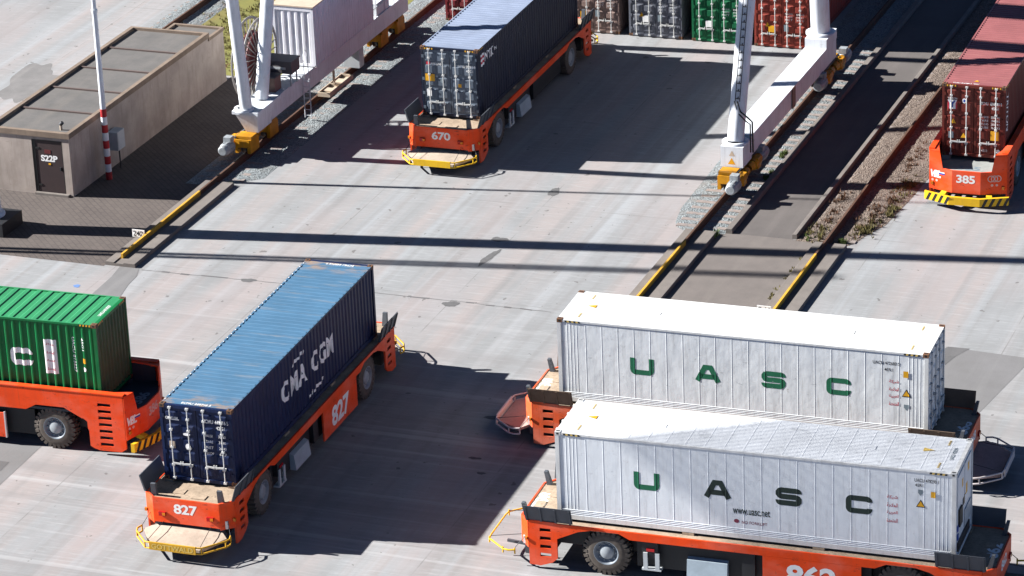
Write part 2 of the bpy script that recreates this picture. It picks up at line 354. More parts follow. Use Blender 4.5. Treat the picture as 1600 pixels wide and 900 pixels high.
def stroke(lines, t):                                     # wide strokes with mitred joints, in real units
    v = []; f = []
    for pts in lines:
        pts = [Vector((p[0], p[1])) for p in pts]; k = len(pts); b = len(v)
        for i, p in enumerate(pts):
            d0 = (p-pts[i-1]).normalized() if i else (pts[1]-p).normalized()
            d1 = (pts[i+1]-p).normalized() if i < k-1 else d0
            n0 = Vector((-d0.y, d0.x)); n1 = Vector((-d1.y, d1.x)); n = (n0+n1).normalized(); n = n/max(.5, n.dot(n0))*t/2
            v += [tuple(p+n), tuple(p-n)]
        for i in range(k-1): f.append([b+2*i, b+2*i+1, b+2*i+3, b+2*i+2])
    return v, f
def arc(cx, cy, r, a0, a1, n=5): return [(cx+r*math.cos(R(a0+(a1-a0)*i/n)), cy+r*math.sin(R(a0+(a1-a0)*i/n))) for i in range(n+1)]
def wide_letter(ch, w, h, t):
    a, b, q = w/2-t/2, h/2-t/2, t*.55
    if ch == 'U': L = [[(-a, h/2), *arc(-a+q, -b+q, q, 180, 270), *arc(a-q, -b+q, q, 270, 360), (a, h/2)]]
    elif ch == 'C': L = [[(a, b*.5), *arc(a-q, b-q, q, 0, 90), *arc(-a+q, b-q, q, 90, 180), *arc(-a+q, -b+q, q, 180, 270), *arc(a-q, -b+q, q, 270, 360), (a, -b*.5)]]
    elif ch == 'S':
        q2 = b/2; q3 = t*.45
        L = [[(a, b-q3*1.1), *arc(a-q3, b-q3, q3, 0, 90), *arc(-a+q2, b-q2, q2, 90, 270), *arc(a-q2, -b+q2, q2, 90, -90), *arc(-a+q3, -b+q3, q3, 270, 180), (-a, -b+q3*1.1)]]
    elif ch == 'A': L = [[(-w/2+t*.5, -h/2), (-t*.55, b), (t*.55, b), (w/2-t*.5, -h/2)], [(-w*.27, -h*.2), (w*.27, -h*.2)]]
    v, f = stroke(L, t)
    return [(p[0], p[1]) for p in v], f

# ------------------------------------------------------------------ containers
CL, CW = 12.192, 2.438; root_prof = {}
def corr(pitch, depth, top, slope, x0):
    """trapezoid corrugation: 0 on the outer ridges, -depth in the valleys"""
    bot = pitch-top-2*slope
    def f(x):
        t = (x-x0) % pitch
        if t < top: return 0.
        t -= top
        if t < slope: return -depth*t/slope
        t -= slope
        if t < bot: return -depth
        return -depth*(1-(t-bot)/slope)
    def brk(a, b):
        out = []; k = math.floor((a-x0)/pitch)-1
        while x0+k*pitch < b:
            for d in (0, top, top+slope, top+slope+bot):
                x = x0+k*pitch+d
                if a < x < b: out.append(x)
            k += 1
        return out
    return f, brk
def corr_sheet(a, b, z0, z1, prof, mapf):                 # strip of corrugated sheet between a and b
    f, brk = prof; xs = [a]+brk(a, b)+[b]; vs = []; fs = []
    for x in xs: vs += [mapf(x, f(x), z0), mapf(x, f(x), z1)]
    for i in range(len(xs)-1): fs.append((2*i, 2*i+1, 2*i+3, 2*i+2))
    return vs, fs
def make_door(root, s, lm, mat, bar, y0, y1, h, rods, details):
    """one door leaf at the end x = s*CL/2 (s = -1 faces -x), between y0 and y1, with pressed panels and lock rods"""
    X = s*(CL/2-.035); mb = MB(); zb, zt = .13, h-.12; n = 5
    mb.box(min(X, X-s*.05), max(X, X-s*.05), y0+.012, y1-.012, zb, zt)
    m_, gap = .13, .13; zz = (zt-zb-2*.10-(n-1)*gap)/n; d = .036
    for col in range(2):                                   # raised pressings, two columns of five per leaf
        ya = y0+.07+col*(y1-y0-.14)/2+.03; yb = ya+(y1-y0-.14)/2-.06
        for k in range(n):
            za = zb+.10+k*(zz+gap); zc = za+zz
            o = [(X, ya, za), (X, yb, za), (X, yb, zc), (X, ya, zc)]
            i = [(X+s*d, ya+.045, za+.04), (X+s*d, yb-.045, za+.04), (X+s*d, yb-.045, zc-.055), (X+s*d, ya+.045, zc-.055)]
            mb.add([(p[0]+s*.001, p[1], p[2]) for p in o]+i, [(4,5,6,7), (0,1,5,4), (1,2,6,5), (2,3,7,6), (3,0,4,7)])
    dr = mb.build('door', mat, root)
    for yr in rods:
        rb = MB(); x = X+s*.075
        rb.tube([(x, yr, .06), (x, yr, h-.05)], .02, 8)
        for z in (.09, .55, 1.15, 1.75, h-.45, h-.09): rb.box(min(X+s*.002, x+s*.03), max(X+s*.002, x+s*.03), yr-.05, yr+.05, z-.03, z+.03)
        rb.build('lock_rod', bar, dr)
        hb = MB(); zz_ = .62; hx = x+s*.035
        sgn = 1 if yr < (y0+y1)/2 else -1
        hb.bar((hx, yr, zz_), (hx, yr+sgn*.32, zz_-.02), .03, .05); hb.box(min(hx, hx-s*.04), max(hx, hx-s*.04), yr+sgn*.28-.04, yr+sgn*.28+.04, zz_-.07, zz_+.06)
        hb.build('door_handle', bar, dr)
    ye = y0 if abs(y0) > abs(y1) else y1; ys = 1 if ye > 0 else -1
    for z in (.35, .95, 1.55, h-.4): MB().box(min(X, X+s*.05), max(X, X+s*.05), ye-ys*.02-.05, ye-ys*.02+.05, z-.06, z+.06).build('hinge', mat, dr)
    return dr
def make_container(loc, rz, h, label, side, roof, frame, bar='silver', kind='dry', door_end=-1, pitch=.278, depth=.036, top=.072, slope=.068, roofp=.26, roofd=.02, roofang=0, group='shipping containers carried by the vehicles', castmat='rustcast', endmat=None, name='shipping_container'):
    root = thing(name, label, 'container', loc, rz, group)
    fr = MB(); p = .09
    for sx in (-1, 1):                                     # corner posts
        for sy in (-1, 1): fr.box(sx*CL/2-(p*1.4 if sx > 0 else 0), sx*CL/2+(p*1.4 if sx < 0 else 0), sy*CW/2-(p if sy > 0 else 0), sy*CW/2+(p if sy < 0 else 0), .12, h-.12)
    for sy in (-1, 1):                                     # rails along
        ya, yb = sorted((sy*CW/2, sy*(CW/2-.07)))
        fr.box(-CL/2+.16, CL/2-.16, ya, yb, h-.085, h-.022); fr.box(-CL/2+.16, CL/2-.16, ya, yb, .02, .16)
    for sx in (-1, 1):
        xa, xb = sorted((sx*CL/2, sx*(CL/2-.12)))
        fr.box(xa, xb, -CW/2+.16, CW/2-.16, h-.12, h-.015); fr.box(xa, xb, -CW/2+.16, CW/2-.16, .02, .13)
    fr.box(-CL/2+.1, CL/2-.1, -CW/2+.07, CW/2-.07, .08, .14)
    fr.build('frame', frame, root)
    for sx in (-1, 1):
        for sy in (-1, 1):
            for z0 in (0, h-.118):
                c = MB(); xa, xb = sorted((sx*(CL/2+.004), sx*(CL/2-.178))); ya, yb = sorted((sy*(CW/2+.004), sy*(CW/2-.162)))
                c.box(xa, xb, ya, yb, z0, z0+.118)
                cx, cy = (xa+xb)/2, (ya+yb)/2
                c.m(1)
                yo = sy*(CW/2+.006); c.add([(cx-.035, yo, z0+.03), (cx+.035, yo, z0+.03), (cx+.035, yo, z0+.09), (cx-.035, yo, z0+.09)], [(0,1,2,3)])
                xo = sx*(CL/2+.006); c.add([(xo, cy-.03, z0+.03), (xo, cy+.03, z0+.03), (xo, cy+.03, z0+.09), (xo, cy-.03, z0+.09)], [(0,1,2,3)])
                if z0 > 0: c.sheet(cx-.06, cx+.06, cy-.032, cy+.032, h+.002)
                c.build('corner_casting', [castmat, 'black'], root)
    if kind == 'dry': prof = (*corr(pitch, depth, top, slope, -CL/2+.2), CW/2-.012)
    else:
        rx0, rx1 = -CL/2+.95, CL/2-.95
        ribs = [-CL/2+.22+.11*i for i in range(5)]+[rx0+(rx1-rx0)*i/19 for i in range(20)]+[CL/2-.62, CL/2-.5, CL/2-.38, CL/2-.26]
        def rf_(x):
            d = min(abs(x-r) for r in ribs); return .007*max(0, min(1, (.016-d)/.009))
        prof = (rf_, lambda a, b: [r+d for r in ribs for d in (-.016, -.007, .007, .016) if a < r+d < b], CW/2-.0185)
    for sy in (-1, 1):
        sp = MB()
        if kind == 'dry':
            sp.add(*corr_sheet(-CL/2+.1, CL/2-.1, .10, h-.06, prof[:2], lambda x, d, z: (x, sy*(CW/2-.012+d), z)))
        else:                                              # reefer: flat skin with narrow standing ribs
            yo = CW/2-.018
            ya, yb = sorted((sy*yo, sy*(yo-.03))); sp.box(-CL/2+.12, CL/2-.12, ya, yb, .10, h-.06)
            for x in ribs: sp.prism([(x-.016, sy*(yo-.002)), (x+.016, sy*(yo-.002)), (x+.007, sy*(yo+.004)), (x-.007, sy*(yo+.004))], 'xy', .36, h-.1)
            for k in range(4):                             # long ribs at the foot
                z = .17+k*.055; sp.prism([(sy*(yo-.002), z-.014), (sy*(yo-.002), z+.014), (sy*(yo+.014), z)], 'yz', -CL/2+.16, CL/2-.16)
        sp.build('side_panel', side, root)
    rf = MB()
    if kind == 'dry':
        rp = corr(roofp, roofd, roofp*.35, roofp*.12, -CL/2+.5); f, brk = rp
        a, b = -CL/2+.42, CL/2-.42; xs = [a]+brk(a, b)+[b]; vs = []; fs = []
        for x in xs: vs += [(x-roofang*(CW/2-.06), -(CW/2-.06), h-.02+f(x)), (x+roofang*(CW/2-.06), CW/2-.06, h-.02+f(x))]
        for i in range(len(xs)-1): fs.append((2*i, 2*i+1, 2*i+3, 2*i+2))
        rf.add(vs, fs)
        for sy in (-1, 1):
            ya, yb = sorted((sy*(CW/2-.008), sy*(CW/2-.068))); rf.box(-CL/2+.18, CL/2-.18, ya, yb, h-.024, h-.013)
        rf.box(-CL/2+.1, -CL/2+.45, -CW/2+.06, CW/2-.06, h-.05, h-.018); rf.box(CL/2-.45, CL/2-.1, -CW/2+.06, CW/2-.06, h-.05, h-.018)
    else:
        rf.box(-CL/2+.1, CL/2-.1, -CW/2+.05, CW/2-.05, h-.05, h-.016)
        n = 19
        for i in range(n+1):
            x = -CL/2+.5+(CL-1.0)*i/n; rf.prism([(x-.025, h-.018), (x+.025, h-.018), (x+.012, h-.012), (x-.012, h-.012)], 'xz', -CW/2+.1, CW/2-.1)
        for x in (-3.1, 3.3): rf.box(x-.16, x+.16, -.15, .1, h-.017, h-.004)
    rf.build('roof', roof, root)
    for s in (-1, 1):
        if s == door_end:
            ys = (-CW/2+.075, 0, CW/2-.075)
            make_door(root, s, None, endmat or side, bar, ys[0], ys[1], h, (-.86, -.27), None)
            make_door(root, s, None, endmat or side, bar, ys[1], ys[2], h, (.27, .86), None)
        elif kind == 'dry':
            ew = MB(); ep = corr(.235, .045, .06, .05, -CW/2+.1)
            ew.add(*corr_sheet(-CW/2+.07, CW/2-.07, .1, h-.06, ep, lambda y, d, z: (s*(CL/2-.02+d), y, z))); ew.build('end_wall', endmat or side, root)
        else:
            ew = MB(); X = s*(CL/2-.03)
            xa, xb = sorted((X, X-s*.05)); ew.box(xa, xb, -CW/2+.09, CW/2-.09, .13, h-.12); ew.build('cooling_unit', side, root)
            def slab(n_, mt, y0, y1, z0, z1, d=.03):
                b = MB(); xa, xb = sorted((X-s*.002, X+s*d)); b.box(xa, xb, y0, y1, z0, z1); b.build(n_, mt, root)
            slab('access_panel', 'white', -.95, -.05, 1.65, h-.25); slab('access_panel', 'white', .05, .95, 1.65, h-.25)
            slab('control_box', 'black', -.75, -.35, .95, 1.5, .06); slab('grille', 'cabinet', .1, 1.0, .55, 1.1); slab('compressor', 'steel', -.9, .75, .22, .5, .05)
            slab('vent', 'black', -.1, .12, 1.35, 1.62, .02)
            for y, z, w, hh in ((-.3, 2.2, .16, .26), (.3, 1.75, .22, .34), (.55, 2.35, .2, .26)): slab('sticker', 'placard', y-w/2, y+w/2, z-hh/2, z+hh/2, .034)
            for y, z in ((-.85, .95), (-.85, .68)): slab('gauge', 'txt_blue', y-.07, y+.07, z-.09, z+.09, .03)
    root_prof[root.name] = prof
    return root, prof
def side_text(root, prof, sy, s, x, z, w, h, mt, bold=.02, shear=0, name='lettering', vf=None, off=.005, space=1., rot=False):
    """lettering on the long side; sy = -1 is the side at -y. reads left to right seen from outside"""
    vf = vf or text_data(s, bold, shear, space); d = 1 if sy < 0 else -1
    prof = prof or root_prof[root.name]; y = sy*prof[2]
    ux, uz = ((d, 0, 0), (0, 0, 1)) if not rot else ((0, 0, -1), (d, 0, 0))
    f, b = prof[0], prof[1](-CL/2, CL/2)
    return lay(vf, (x, y, z), ux, uz, w, h, (0, sy, 0), off, f, b).build(name, mt, root)
def door_text(root, s, txt, y, z, w, h, mt, bold=.02, vf=None, off=.045, name='lettering'):
    vf = vf or text_data(txt, bold); X = s*(CL/2-.035)
    return lay(vf, (X, y, z), (0, 1 if s > 0 else -1, 0), (0, 0, 1), w, h, (s, 0, 0), off).build(name, mt, root)
TRI = ([(-.5,-.5), (.5,-.5), (0,.5)], [[0,1,2]])
DISC = ([(.5*math.cos(2*math.pi*i/16), .5*math.sin(2*math.pi*i/16)) for i in range(16)], [list(range(16))])
def warn_tri(root, prof, sy, x, z, w=.3):
    side_text(root, prof, sy, '', x, z, w, w*.9, 'txt_black', vf=TRI, name='warning_triangle', off=.005)
    side_text(root, prof, sy, '', x, z-.012, w*.74, w*.62, 'placard', vf=TRI, name='warning_triangle', off=.009)
def chevrons(root, h, ends):
    """yellow and black height marks beside the upper castings"""
    for sx in ends:
        for sy in (-1, 1):
            b = MB()
            for k in range(8):
                b.m(k % 2)
                x = sx*(CL/2-.2-k*.055); b.add([(x, sy*(CW/2+.004), h-.09), (x-sx*.055, sy*(CW/2+.004), h-.09), (x-sx*.055-.015, sy*(CW/2+.004), h-.025), (x-.015, sy*(CW/2+.004), h-.025)], [(0,1,2,3)])
                y = sy*(CW/2-.18-k*.05); b.add([(sx*(CL/2+.004), y, h-.10), (sx*(CL/2+.004), y-sy*.05, h-.10), (sx*(CL/2+.004), y-sy*.05, h-.03), (sx*(CL/2+.004), y, h-.03)], [(0,1,2,3)])
            b.build('height_mark', ['placard', 'black'], root)
def stripes_roof(root, h, pts):
    for i, (x, y, w) in enumerate(pts):
        b = MB()
        for k in range(6):
            yy = y+(k-3)*.06; b.add([(x, yy, h-.004), (x+.07, yy+.02, h-.004), (x+.07, yy+.05, h-.004), (x, yy+.03, h-.004)], [(0,1,2,3)])
        b.build('height_mark', 'txt_gold', root)

# ------------------------------------------------------------------ automated guided vehicles
_mc = {}
def cached(key, fn):
    if key not in _mc: _mc[key] = fn()
    return _mc[key]
def wheel_meshes():
    t = MB(); t.lathe((0,0,0), (0,1,0), [(-.25, .40), (-.25, .50), (-.23, .64), (-.17, .70), (0, .715), (.17, .70), (.23, .64), (.25, .50), (.25, .40)], 40)
    for k in range(26):                                    # chunky lugs, staggered
        for side in (-1, 1):
            a = 2*math.pi*(k+.5*(side > 0))/26; c, s_ = math.cos(a), math.sin(a)
            def q(r, off, y): return (r*c-off*s_, y, r*s_+off*c)
            w = .052; yo, yi = side*.245, side*.02
            vs = [q(.60, -w, yo), q(.60, w, yo), q(.742, w, yo*.92), q(.742, -w, yo*.92), q(.66, -w*.7, yi), q(.66, w*.7, yi), q(.75, w*.7, yi), q(.75, -w*.7, yi)]
            t.add(vs, [(0,1,2,3), (7,6,5,4), (0,4,5,1), (1,5,6,2), (2,6,7,3), (3,7,4,0)])
    r = MB(); r.lathe((0,0,0), (0,-1,0), [(-.2, .42), (.235, .42), (.25, .40), (.24, .37), (.16, .33), (.13, .24)], 28)
    r.m(1); r.lathe((0,0,0), (0,-1,0), [(.13, .24), (.20, .22), (.225, .19), (.225, .0)], 24)
    for k in range(10):
        a = 2*math.pi*k/10; r.lathe((.285*math.cos(a), 0, .285*math.sin(a)), (0,-1,0), [(.13, .025), (.185, .025), (.185, 0)], 6)
    return t.mesh('tyre', 'rubber'), r.mesh('rim', ['rim', 'hub'])
def slot_panel(poly_top, xs, zs, hh, x0, x1, z0, z1, foot):
    """side corner plate from z0 (above the shaped foot) to z1 with slots xs[0]..xs[1] at heights zs; foot = polygon cells below"""
    rows = []; edges = []
    for z in sorted(zs): edges += [z-hh/2, z+hh/2]
    lv = [z0]+edges+[z1]; cols = [x0, xs[0], xs[1], x1]; cells = []
    for i in range(len(lv)-1):
        for j in range(3):
            if j == 1 and i % 2 == 1: continue
            cells.append([(cols[j], lv[i]), (cols[j+1], lv[i]), (cols[j+1], lv[i+1]), (cols[j], lv[i+1])])
    cells.append(foot)
    return cells
def agv(loc, rz, num, label, kind, deck='deck', body='orange', canvas='canvas', bumper='yellow', sign=None, decknum=False, sidenum=True, guide='guide'):
    root = thing('guided_vehicle', label, 'vehicle', loc, rz, 'driverless container vehicles')
    K = (kind, deck, body, canvas, bumper, guide)
    # ---- underbody
    def ch():
        c = MB(); c.box(-6.3, 6.3, -1.0, 1.0, .72, 1.34); c.box(-3.6, 3.6, -1.25, 1.25, .38, 1.3)
        for x in (-4.5, 4.5): c.box(x-.25, x+.25, -1.1, 1.1, .55, .95)
        for s in (-1, 1):
            c.box(s*6.6-.35, s*6.6+.35, -1.25, 1.25, .45, 1.42)
        return c.mesh('chassis', 'blackish')
    put('chassis', cached(('ch',), ch), root)
    if kind == 'G':
        def dk_():
            d = MB(); poly = [(-7.28, -1.1), (-6.95, -1.46), (6.95, -1.46), (7.28, -1.1), (7.28, 1.1), (6.95, 1.46), (-6.95, 1.46), (-7.28, 1.1)]
            d.prism(poly, 'xy', 1.47, 1.575)
            for x in (-5.95, -2.0, 2.0, 5.95):
                for y in (-1, 1): d.box(x-.18, x+.18, y*1.08-.15, y*1.08+.15, 1.575, 1.65)
            random.seed(3)
            for s in (-1, 1):
                d.box(s*6.75-.12, s*6.75+.2, -.55*s-.3, -.55*s+.3, 1.575, 1.595); d.box(s*6.9-.2, s*6.9+.1, .35*s-.2, .35*s+.25, 1.575, 1.60)
            return d.mesh('deck', deck)
        put('deck', cached(('dk',)+K, dk_), root)
    else:
        def dk_():
            d = MB(); d.prism([(-7.3, -.55), (-6.98, -1.4), (6.98, -1.4), (7.3, -.55), (7.3, .55), (6.98, 1.4), (-6.98, 1.4), (-7.3, .55)], 'xy', 1.40, 1.49)
            for x in (-5.95, -2.0, 2.0, 5.95):
                for y in (-1, 1): d.box(x-.18, x+.18, y*1.05-.15, y*1.05+.15, 1.49, 1.65)
            return d.mesh('deck', deck)
        put('deck', cached(('dk',)+K, dk_), root)
    tyre, rim = cached(('wheel',), wheel_meshes)
    wx = 4.53 if kind == 'G' else 4.36
    for x in (-wx, wx):
        for s in (-1, 1):
            w = thing_part('wheel', root, (x, s*1.17, .755), math.pi if s > 0 else 0)
            put('tyre', tyre, w); put('rim', rim, w)
    for fl in (False, True):
        # ---- long side (seen at -y before turning)
        if kind == 'G':
            def sr():
                b = MB(); lo = [(6.05, 1.08), (5.38, 1.40), (4.95, 1.50), (4.1, 1.50), (3.75, 1.33)]
                poly = [(-6.05, 1.59), (6.05, 1.59)]+lo+[(-p[0], p[1]) for p in reversed(lo)]
                b.prism(poly, 'xz', -1.5, -1.44); return b.mesh('side_rail', body)
            put('side_rail', cached(('sr',)+K, sr), root, fl)
            def cp(s):
                def g():
                    zs = (.50, .78, 1.06, 1.34); foot = [(6.05, .42), (6.25, .42), (6.58, .42), (6.95, .42), (6.95, .14), (6.6, .12), (6.22, .26)]
                    cells = slot_panel(None, (6.25, 6.60), zs, .115, 6.05, 6.95, .42, 1.62, foot)
                    foot[2] = (6.60, .42); cells[-1] = foot
                    cells = [[(s*p[0], p[1]) for p in c] for c in cells]
                    return cells_plate(cells, .06, 'xz', -1.50).mesh('corner_panel', body)
                return g
            for s in (-1, 1): put('corner_panel', cached(('cp', s)+K, cp(s)), root, fl)
            def gp(s):
                def g():
                    b = MB(); x0, x1 = sorted((s*5.55, s*7.05))
                    b.add([(x0, -1.47, 1.62), (x1, -1.47, 1.62), (x1, -1.64, 2.16), (x0, -1.64, 2.16), (x0, -1.44, 1.62), (x1, -1.44, 1.62), (x1, -1.61, 2.16), (x0, -1.61, 2.16)],
                          [(0,1,2,3), (7,6,5,4), (0,4,5,1), (1,5,6,2), (2,6,7,3), (3,7,4,0)])
                    for k in range(4):
                        x = x0+.06+k*(x1-x0-.12)/3; b.prism([(-1.475, 1.62), (-1.52, 1.62), (-1.665, 2.13), (-1.645, 2.13)], 'yz', x-.03, x+.03)
                    return b.mesh('guide_plate', guide)
                return g
            for s in (-1, 1): put('guide_plate', cached(('gp', s)+K, gp(s)), root, fl)
            def eq(k):
                def g():
                    b = MB()
                    if k == 0: b.box(-.3, .1, -1.4, -1.25, .5, 1.3); return b.mesh('equipment_box', 'blackish')
                    if k == 1: b.box(-3.4, -2.9, -1.42, -1.2, .75, 1.28); b.m(1); b.box(-3.25, -3.0, -1.46, -1.42, 1.0, 1.08); return b.mesh('valve_box', ['blackish', 'lamp_red'])
                    if k == 2: b.prism([(-1.25, .33), (-1.47, .33), (-1.40, .85), (-1.25, .9)], 'yz', -2.0, -.75); return b.mesh('toolbox', 'toolbox')
                    b.box(-3.35, -3.22, -1.46, -1.40, .42, .95); b.box(-2.98, -2.85, -1.46, -1.40, .42, .95); b.box(-3.4, -2.8, -1.46, -1.2, .36, .42); return b.mesh('step', 'cabinet')
                return g
            for k, nm in enumerate(('equipment_box', 'valve_box', 'toolbox', 'step')): put(nm, cached(('eq', k)+K, eq(k)), root, fl)
            def npn():
                b = MB(); b.box(.36, 3.35, -1.50, -1.44, .28, 1.325); return b.mesh('number_panel', body)
            np_ = put('number_panel', cached(('np',)+K, npn), root, fl) if sidenum else None
            if np_: lay(text_data(num, .035, 0, .95), (1.85, -1.5, .80), (1,0,0), (0,0,1), 1.55, .72, (0,-1,0)).build('number', 'txt_white', np_)
        else:
            def sw():
                b = MB(); lo = [(6.95, .45), (6.76, .17), (6.0, .17), (5.80, .26), (5.66, .6), (5.6, 1.15), (5.38, 1.30), (4.8, 1.60), (3.8, 1.60), (3.42, 1.40)]
                # middle part between the arches plus the ends; the slotted end plates are separate
                mid = [(-5.45, 2.2), (5.45, 2.2), (5.45, 1.26), (4.8, 1.6), (3.8, 1.6), (3.42, 1.40), (-3.42, 1.40), (-3.8, 1.6), (-4.8, 1.6), (-5.45, 1.26)]
                b.prism(mid, 'xz', -1.5, -1.44); b.box(-5.45, 5.45, -1.52, -1.30, 2.2, 2.24)
                return b.mesh('side_wall', body)
            put('side_wall', cached(('sw',)+K, sw), root, fl)
            def cp(s):
                def g():
                    zs = [.40+.238*k for k in range(7)]
                    foot = [(5.64, .31), (6.03, .31), (6.50, .31), (6.95, .31), (6.95, .36)]
                    cols = (6.03, 6.50); cells = []
                    edges = []
                    for z in zs: edges += [z-.055, z+.055]
                    lv = [.30]+edges+[2.2]; xl = lambda z: 5.66 if z < .9 else (5.62 if z < 1.2 else 5.45)
                    for i in range(len(lv)-1):
                        a, b_ = lv[i], lv[i+1]
                        cells.append([(xl(a), a), (6.03, a), (6.03, b_), (xl(b_), b_)])
                        if i % 2 == 0: cells.append([(6.03, a), (6.50, a), (6.50, b_), (6.03, b_)])
                        cells.append([(6.50, a), (6.95, a), (6.95, b_), (6.50, b_)])
                    cells.append([(5.66, .30), (6.03, .30), (6.50, .30), (6.95, .30), (6.76, .17), (6.0, .17), (5.80, .22)])
                    cells = [[(s*p[0], p[1]) for p in c] for c in cells]
                    mb = cells_plate(cells, .06, 'xz', -1.503); xa, xb = sorted((s*5.45, s*6.98)); mb.box(xa, xb, -1.52, -1.30, 2.2, 2.24)
                    return mb.mesh('corner_panel', body)
                return g
            for s in (-1, 1): put('corner_panel', cached(('cp', s)+K, cp(s)), root, fl)
            def npn():
                b = MB(); b.box(-2.57, 2.57, -1.48, -1.42, .28, 1.16); b.m(1); b.box(2.57, 2.62, -1.49, -1.40, .26, 1.2)
                return b.mesh('number_panel', [body, 'tube_pale'])
            np_ = put('number_panel', cached(('np',)+K, npn), root, fl)
            def iw():
                b = MB(); b.box(-6.9, 6.9, -1.33, -1.30, 1.49, 2.2); return b.mesh('inner_wall', 'deck_dark')
            put('inner_wall', cached(('iw',)+K, iw), root, fl)
            def fn():
                b = MB(); b.tube([(-5.62, -1.2, .35), (-5.55, -1.25, 1.2)], .05, 8); return b.mesh('mudguard', 'tube_pale')
            put('mudguard', cached(('fn',)+K, fn), root, fl)
        # ---- end (seen at -x before turning)
        if kind == 'G':
            def ep():
                b = MB(); pl = [(-7.3, -1.12), (-7.3, 1.12), (-7.25, 1.12), (-7.25, -1.12)]; b.prism(pl, 'xy', .76, 1.60)
                for s in (-1, 1): b.prism([(-7.3, s*1.12), (-6.97, s*1.5), (-6.92, s*1.46), (-7.25, s*1.09)], 'xy', .70, 1.61)
                return b.mesh('end_panel', body)
            e = put('end_panel', cached(('ep',)+K, ep), root, fl)
            lay(text_data(num, .03, 0, .95), (-7.3, .02, 1.27), (0,-1,0), (0,0,1), .80, .34, (-1,0,0)).build('number', 'txt_white', e)
            def hl():
                b = MB(); b.box(-7.36, -7.30, .70, .92, 1.0, 1.13); b.m(1); b.box(-7.37, -7.36, .70, .80, 1.02, 1.11); return b.mesh('tail_lamp', ['lamp_red', 'lamp_amber'])
            me = cached(('hl',)+K, hl); put('tail_lamp', me, e)
            o = put('tail_lamp', me, e); o.location.y = -1.62
            def rf(): 
                b = MB(); b.box(-7.19, -7.12, -1.32, -1.18, .72, .98); return b.mesh('reflector', 'txt_white')
            put('reflector', cached(('rf',)+K, rf), e)
            sm_ = cached(('sm',)+K, lambda: MB().box(-7.06, -7.0, -1.54, -1.46, .95, 1.05).mesh('side_marker', 'lamp_amber'))
            put('side_marker', sm_, e); o = put('side_marker', sm_, e); o.location.y = 3.0
            for y in (-1.12, 1.12):
                def fin():
                    b = MB(); b.add([(-7.15, -.09, 1.5), (-7.0, -.09, 1.5), (-7.15, -.09, 2.02), (-7.25, -.09, 2.02), (-7.15, .09, 1.5), (-7.0, .09, 1.5), (-7.15, .06, 2.02), (-7.25, .06, 2.02)],
                                    [(0,1,2,3), (7,6,5,4), (0,4,5,1), (1,5,6,2), (2,6,7,3), (3,7,4,0)])
                    return b.mesh('guide_fin', 'guide')
                o = put('guide_fin', cached(('fin',)+K, fin), e); o.location.y = y
            def bp():
                b = MB(); a = [(-7.02, -.95, .66), (-7.02, .95, .66), (-7.5, 1.4, .56), (-8.35, .85, .50), (-8.35, -.85, .50), (-7.5, -1.4, .56)]
                mid = (-7.62, 0, .60); n = len(a)
                b.add(a+[mid], [(i, (i+1) % n, n) for i in range(n)])
                b.add([(p[0], p[1], p[2]-.09) for p in a]+[(-7.62, 0, .5)], [((i+1) % n, i, n) for i in range(n)])
                b.add(a+[(p[0], p[1], p[2]-.09) for p in a], [(i, i+n, (i+1) % n+n, (i+1) % n) for i in range(n)])
                return b.mesh('bumper_canvas', canvas)
            if canvas: put('bumper_canvas', cached(('bp',)+K, bp), root, fl)
            def bt():
                b = MB()
                for z in ((.62, .42) if canvas else (.55,)):
                    b.tube([(-7.42, 1.5, z), (-7.62, 1.56, z), (-7.8, 1.5, z), (-8.42, .95, z), (-8.45, .7, z), (-8.45, -.7, z), (-8.42, -.95, z), (-7.8, -1.5, z), (-7.62, -1.56, z), (-7.42, -1.5, z)], .028, 6)
                for x, y in ((-7.42, 1.5), (-7.8, 1.5), (-8.42, .95), (-8.42, -.95), (-7.8, -1.5), (-7.42, -1.5)): b.tube([(x, y, .62), (x, y, .42)], .025, 6)
                if canvas: b.box(-8.49, -8.44, -.78, .78, .40, .66)
                for s in (-1, 1): b.m(1); b.tube([(-7.42, s*1.5, .62), (-7.1, s*1.3, 1.0)], .012, 5); b.tube([(-8.4, s*.9, .62), (-7.28, s*.8, .78)], .01, 5)
                b.m(2)
                for s in (-1, 1): b.box(-7.2, -7.0, s*1.05-.1, s*1.05+.1, .3, .75); b.bar((-7.05, s*.8, .42), (-7.9, s*.75, .46), .08)
                return b.mesh('bumper_frame', [bumper, 'steel', 'guide'])
            bf = put('bumper_frame', cached(('bt',)+K, bt), root, fl)
            if sign: lay(text_data(sign, .02), (-8.49, 0, .53), (0,-1,0), (0,0,1), 1.4, .17, (-1,0,0)).build('lettering', 'txt_gold', bf)
            if decknum:
                lay(text_data(num, .035), (-6.98, 0, 1.577), (0,-1,0), (1,0,0), 1.0, .42, (0,0,1)).build('number', 'txt_white', e)
        else:
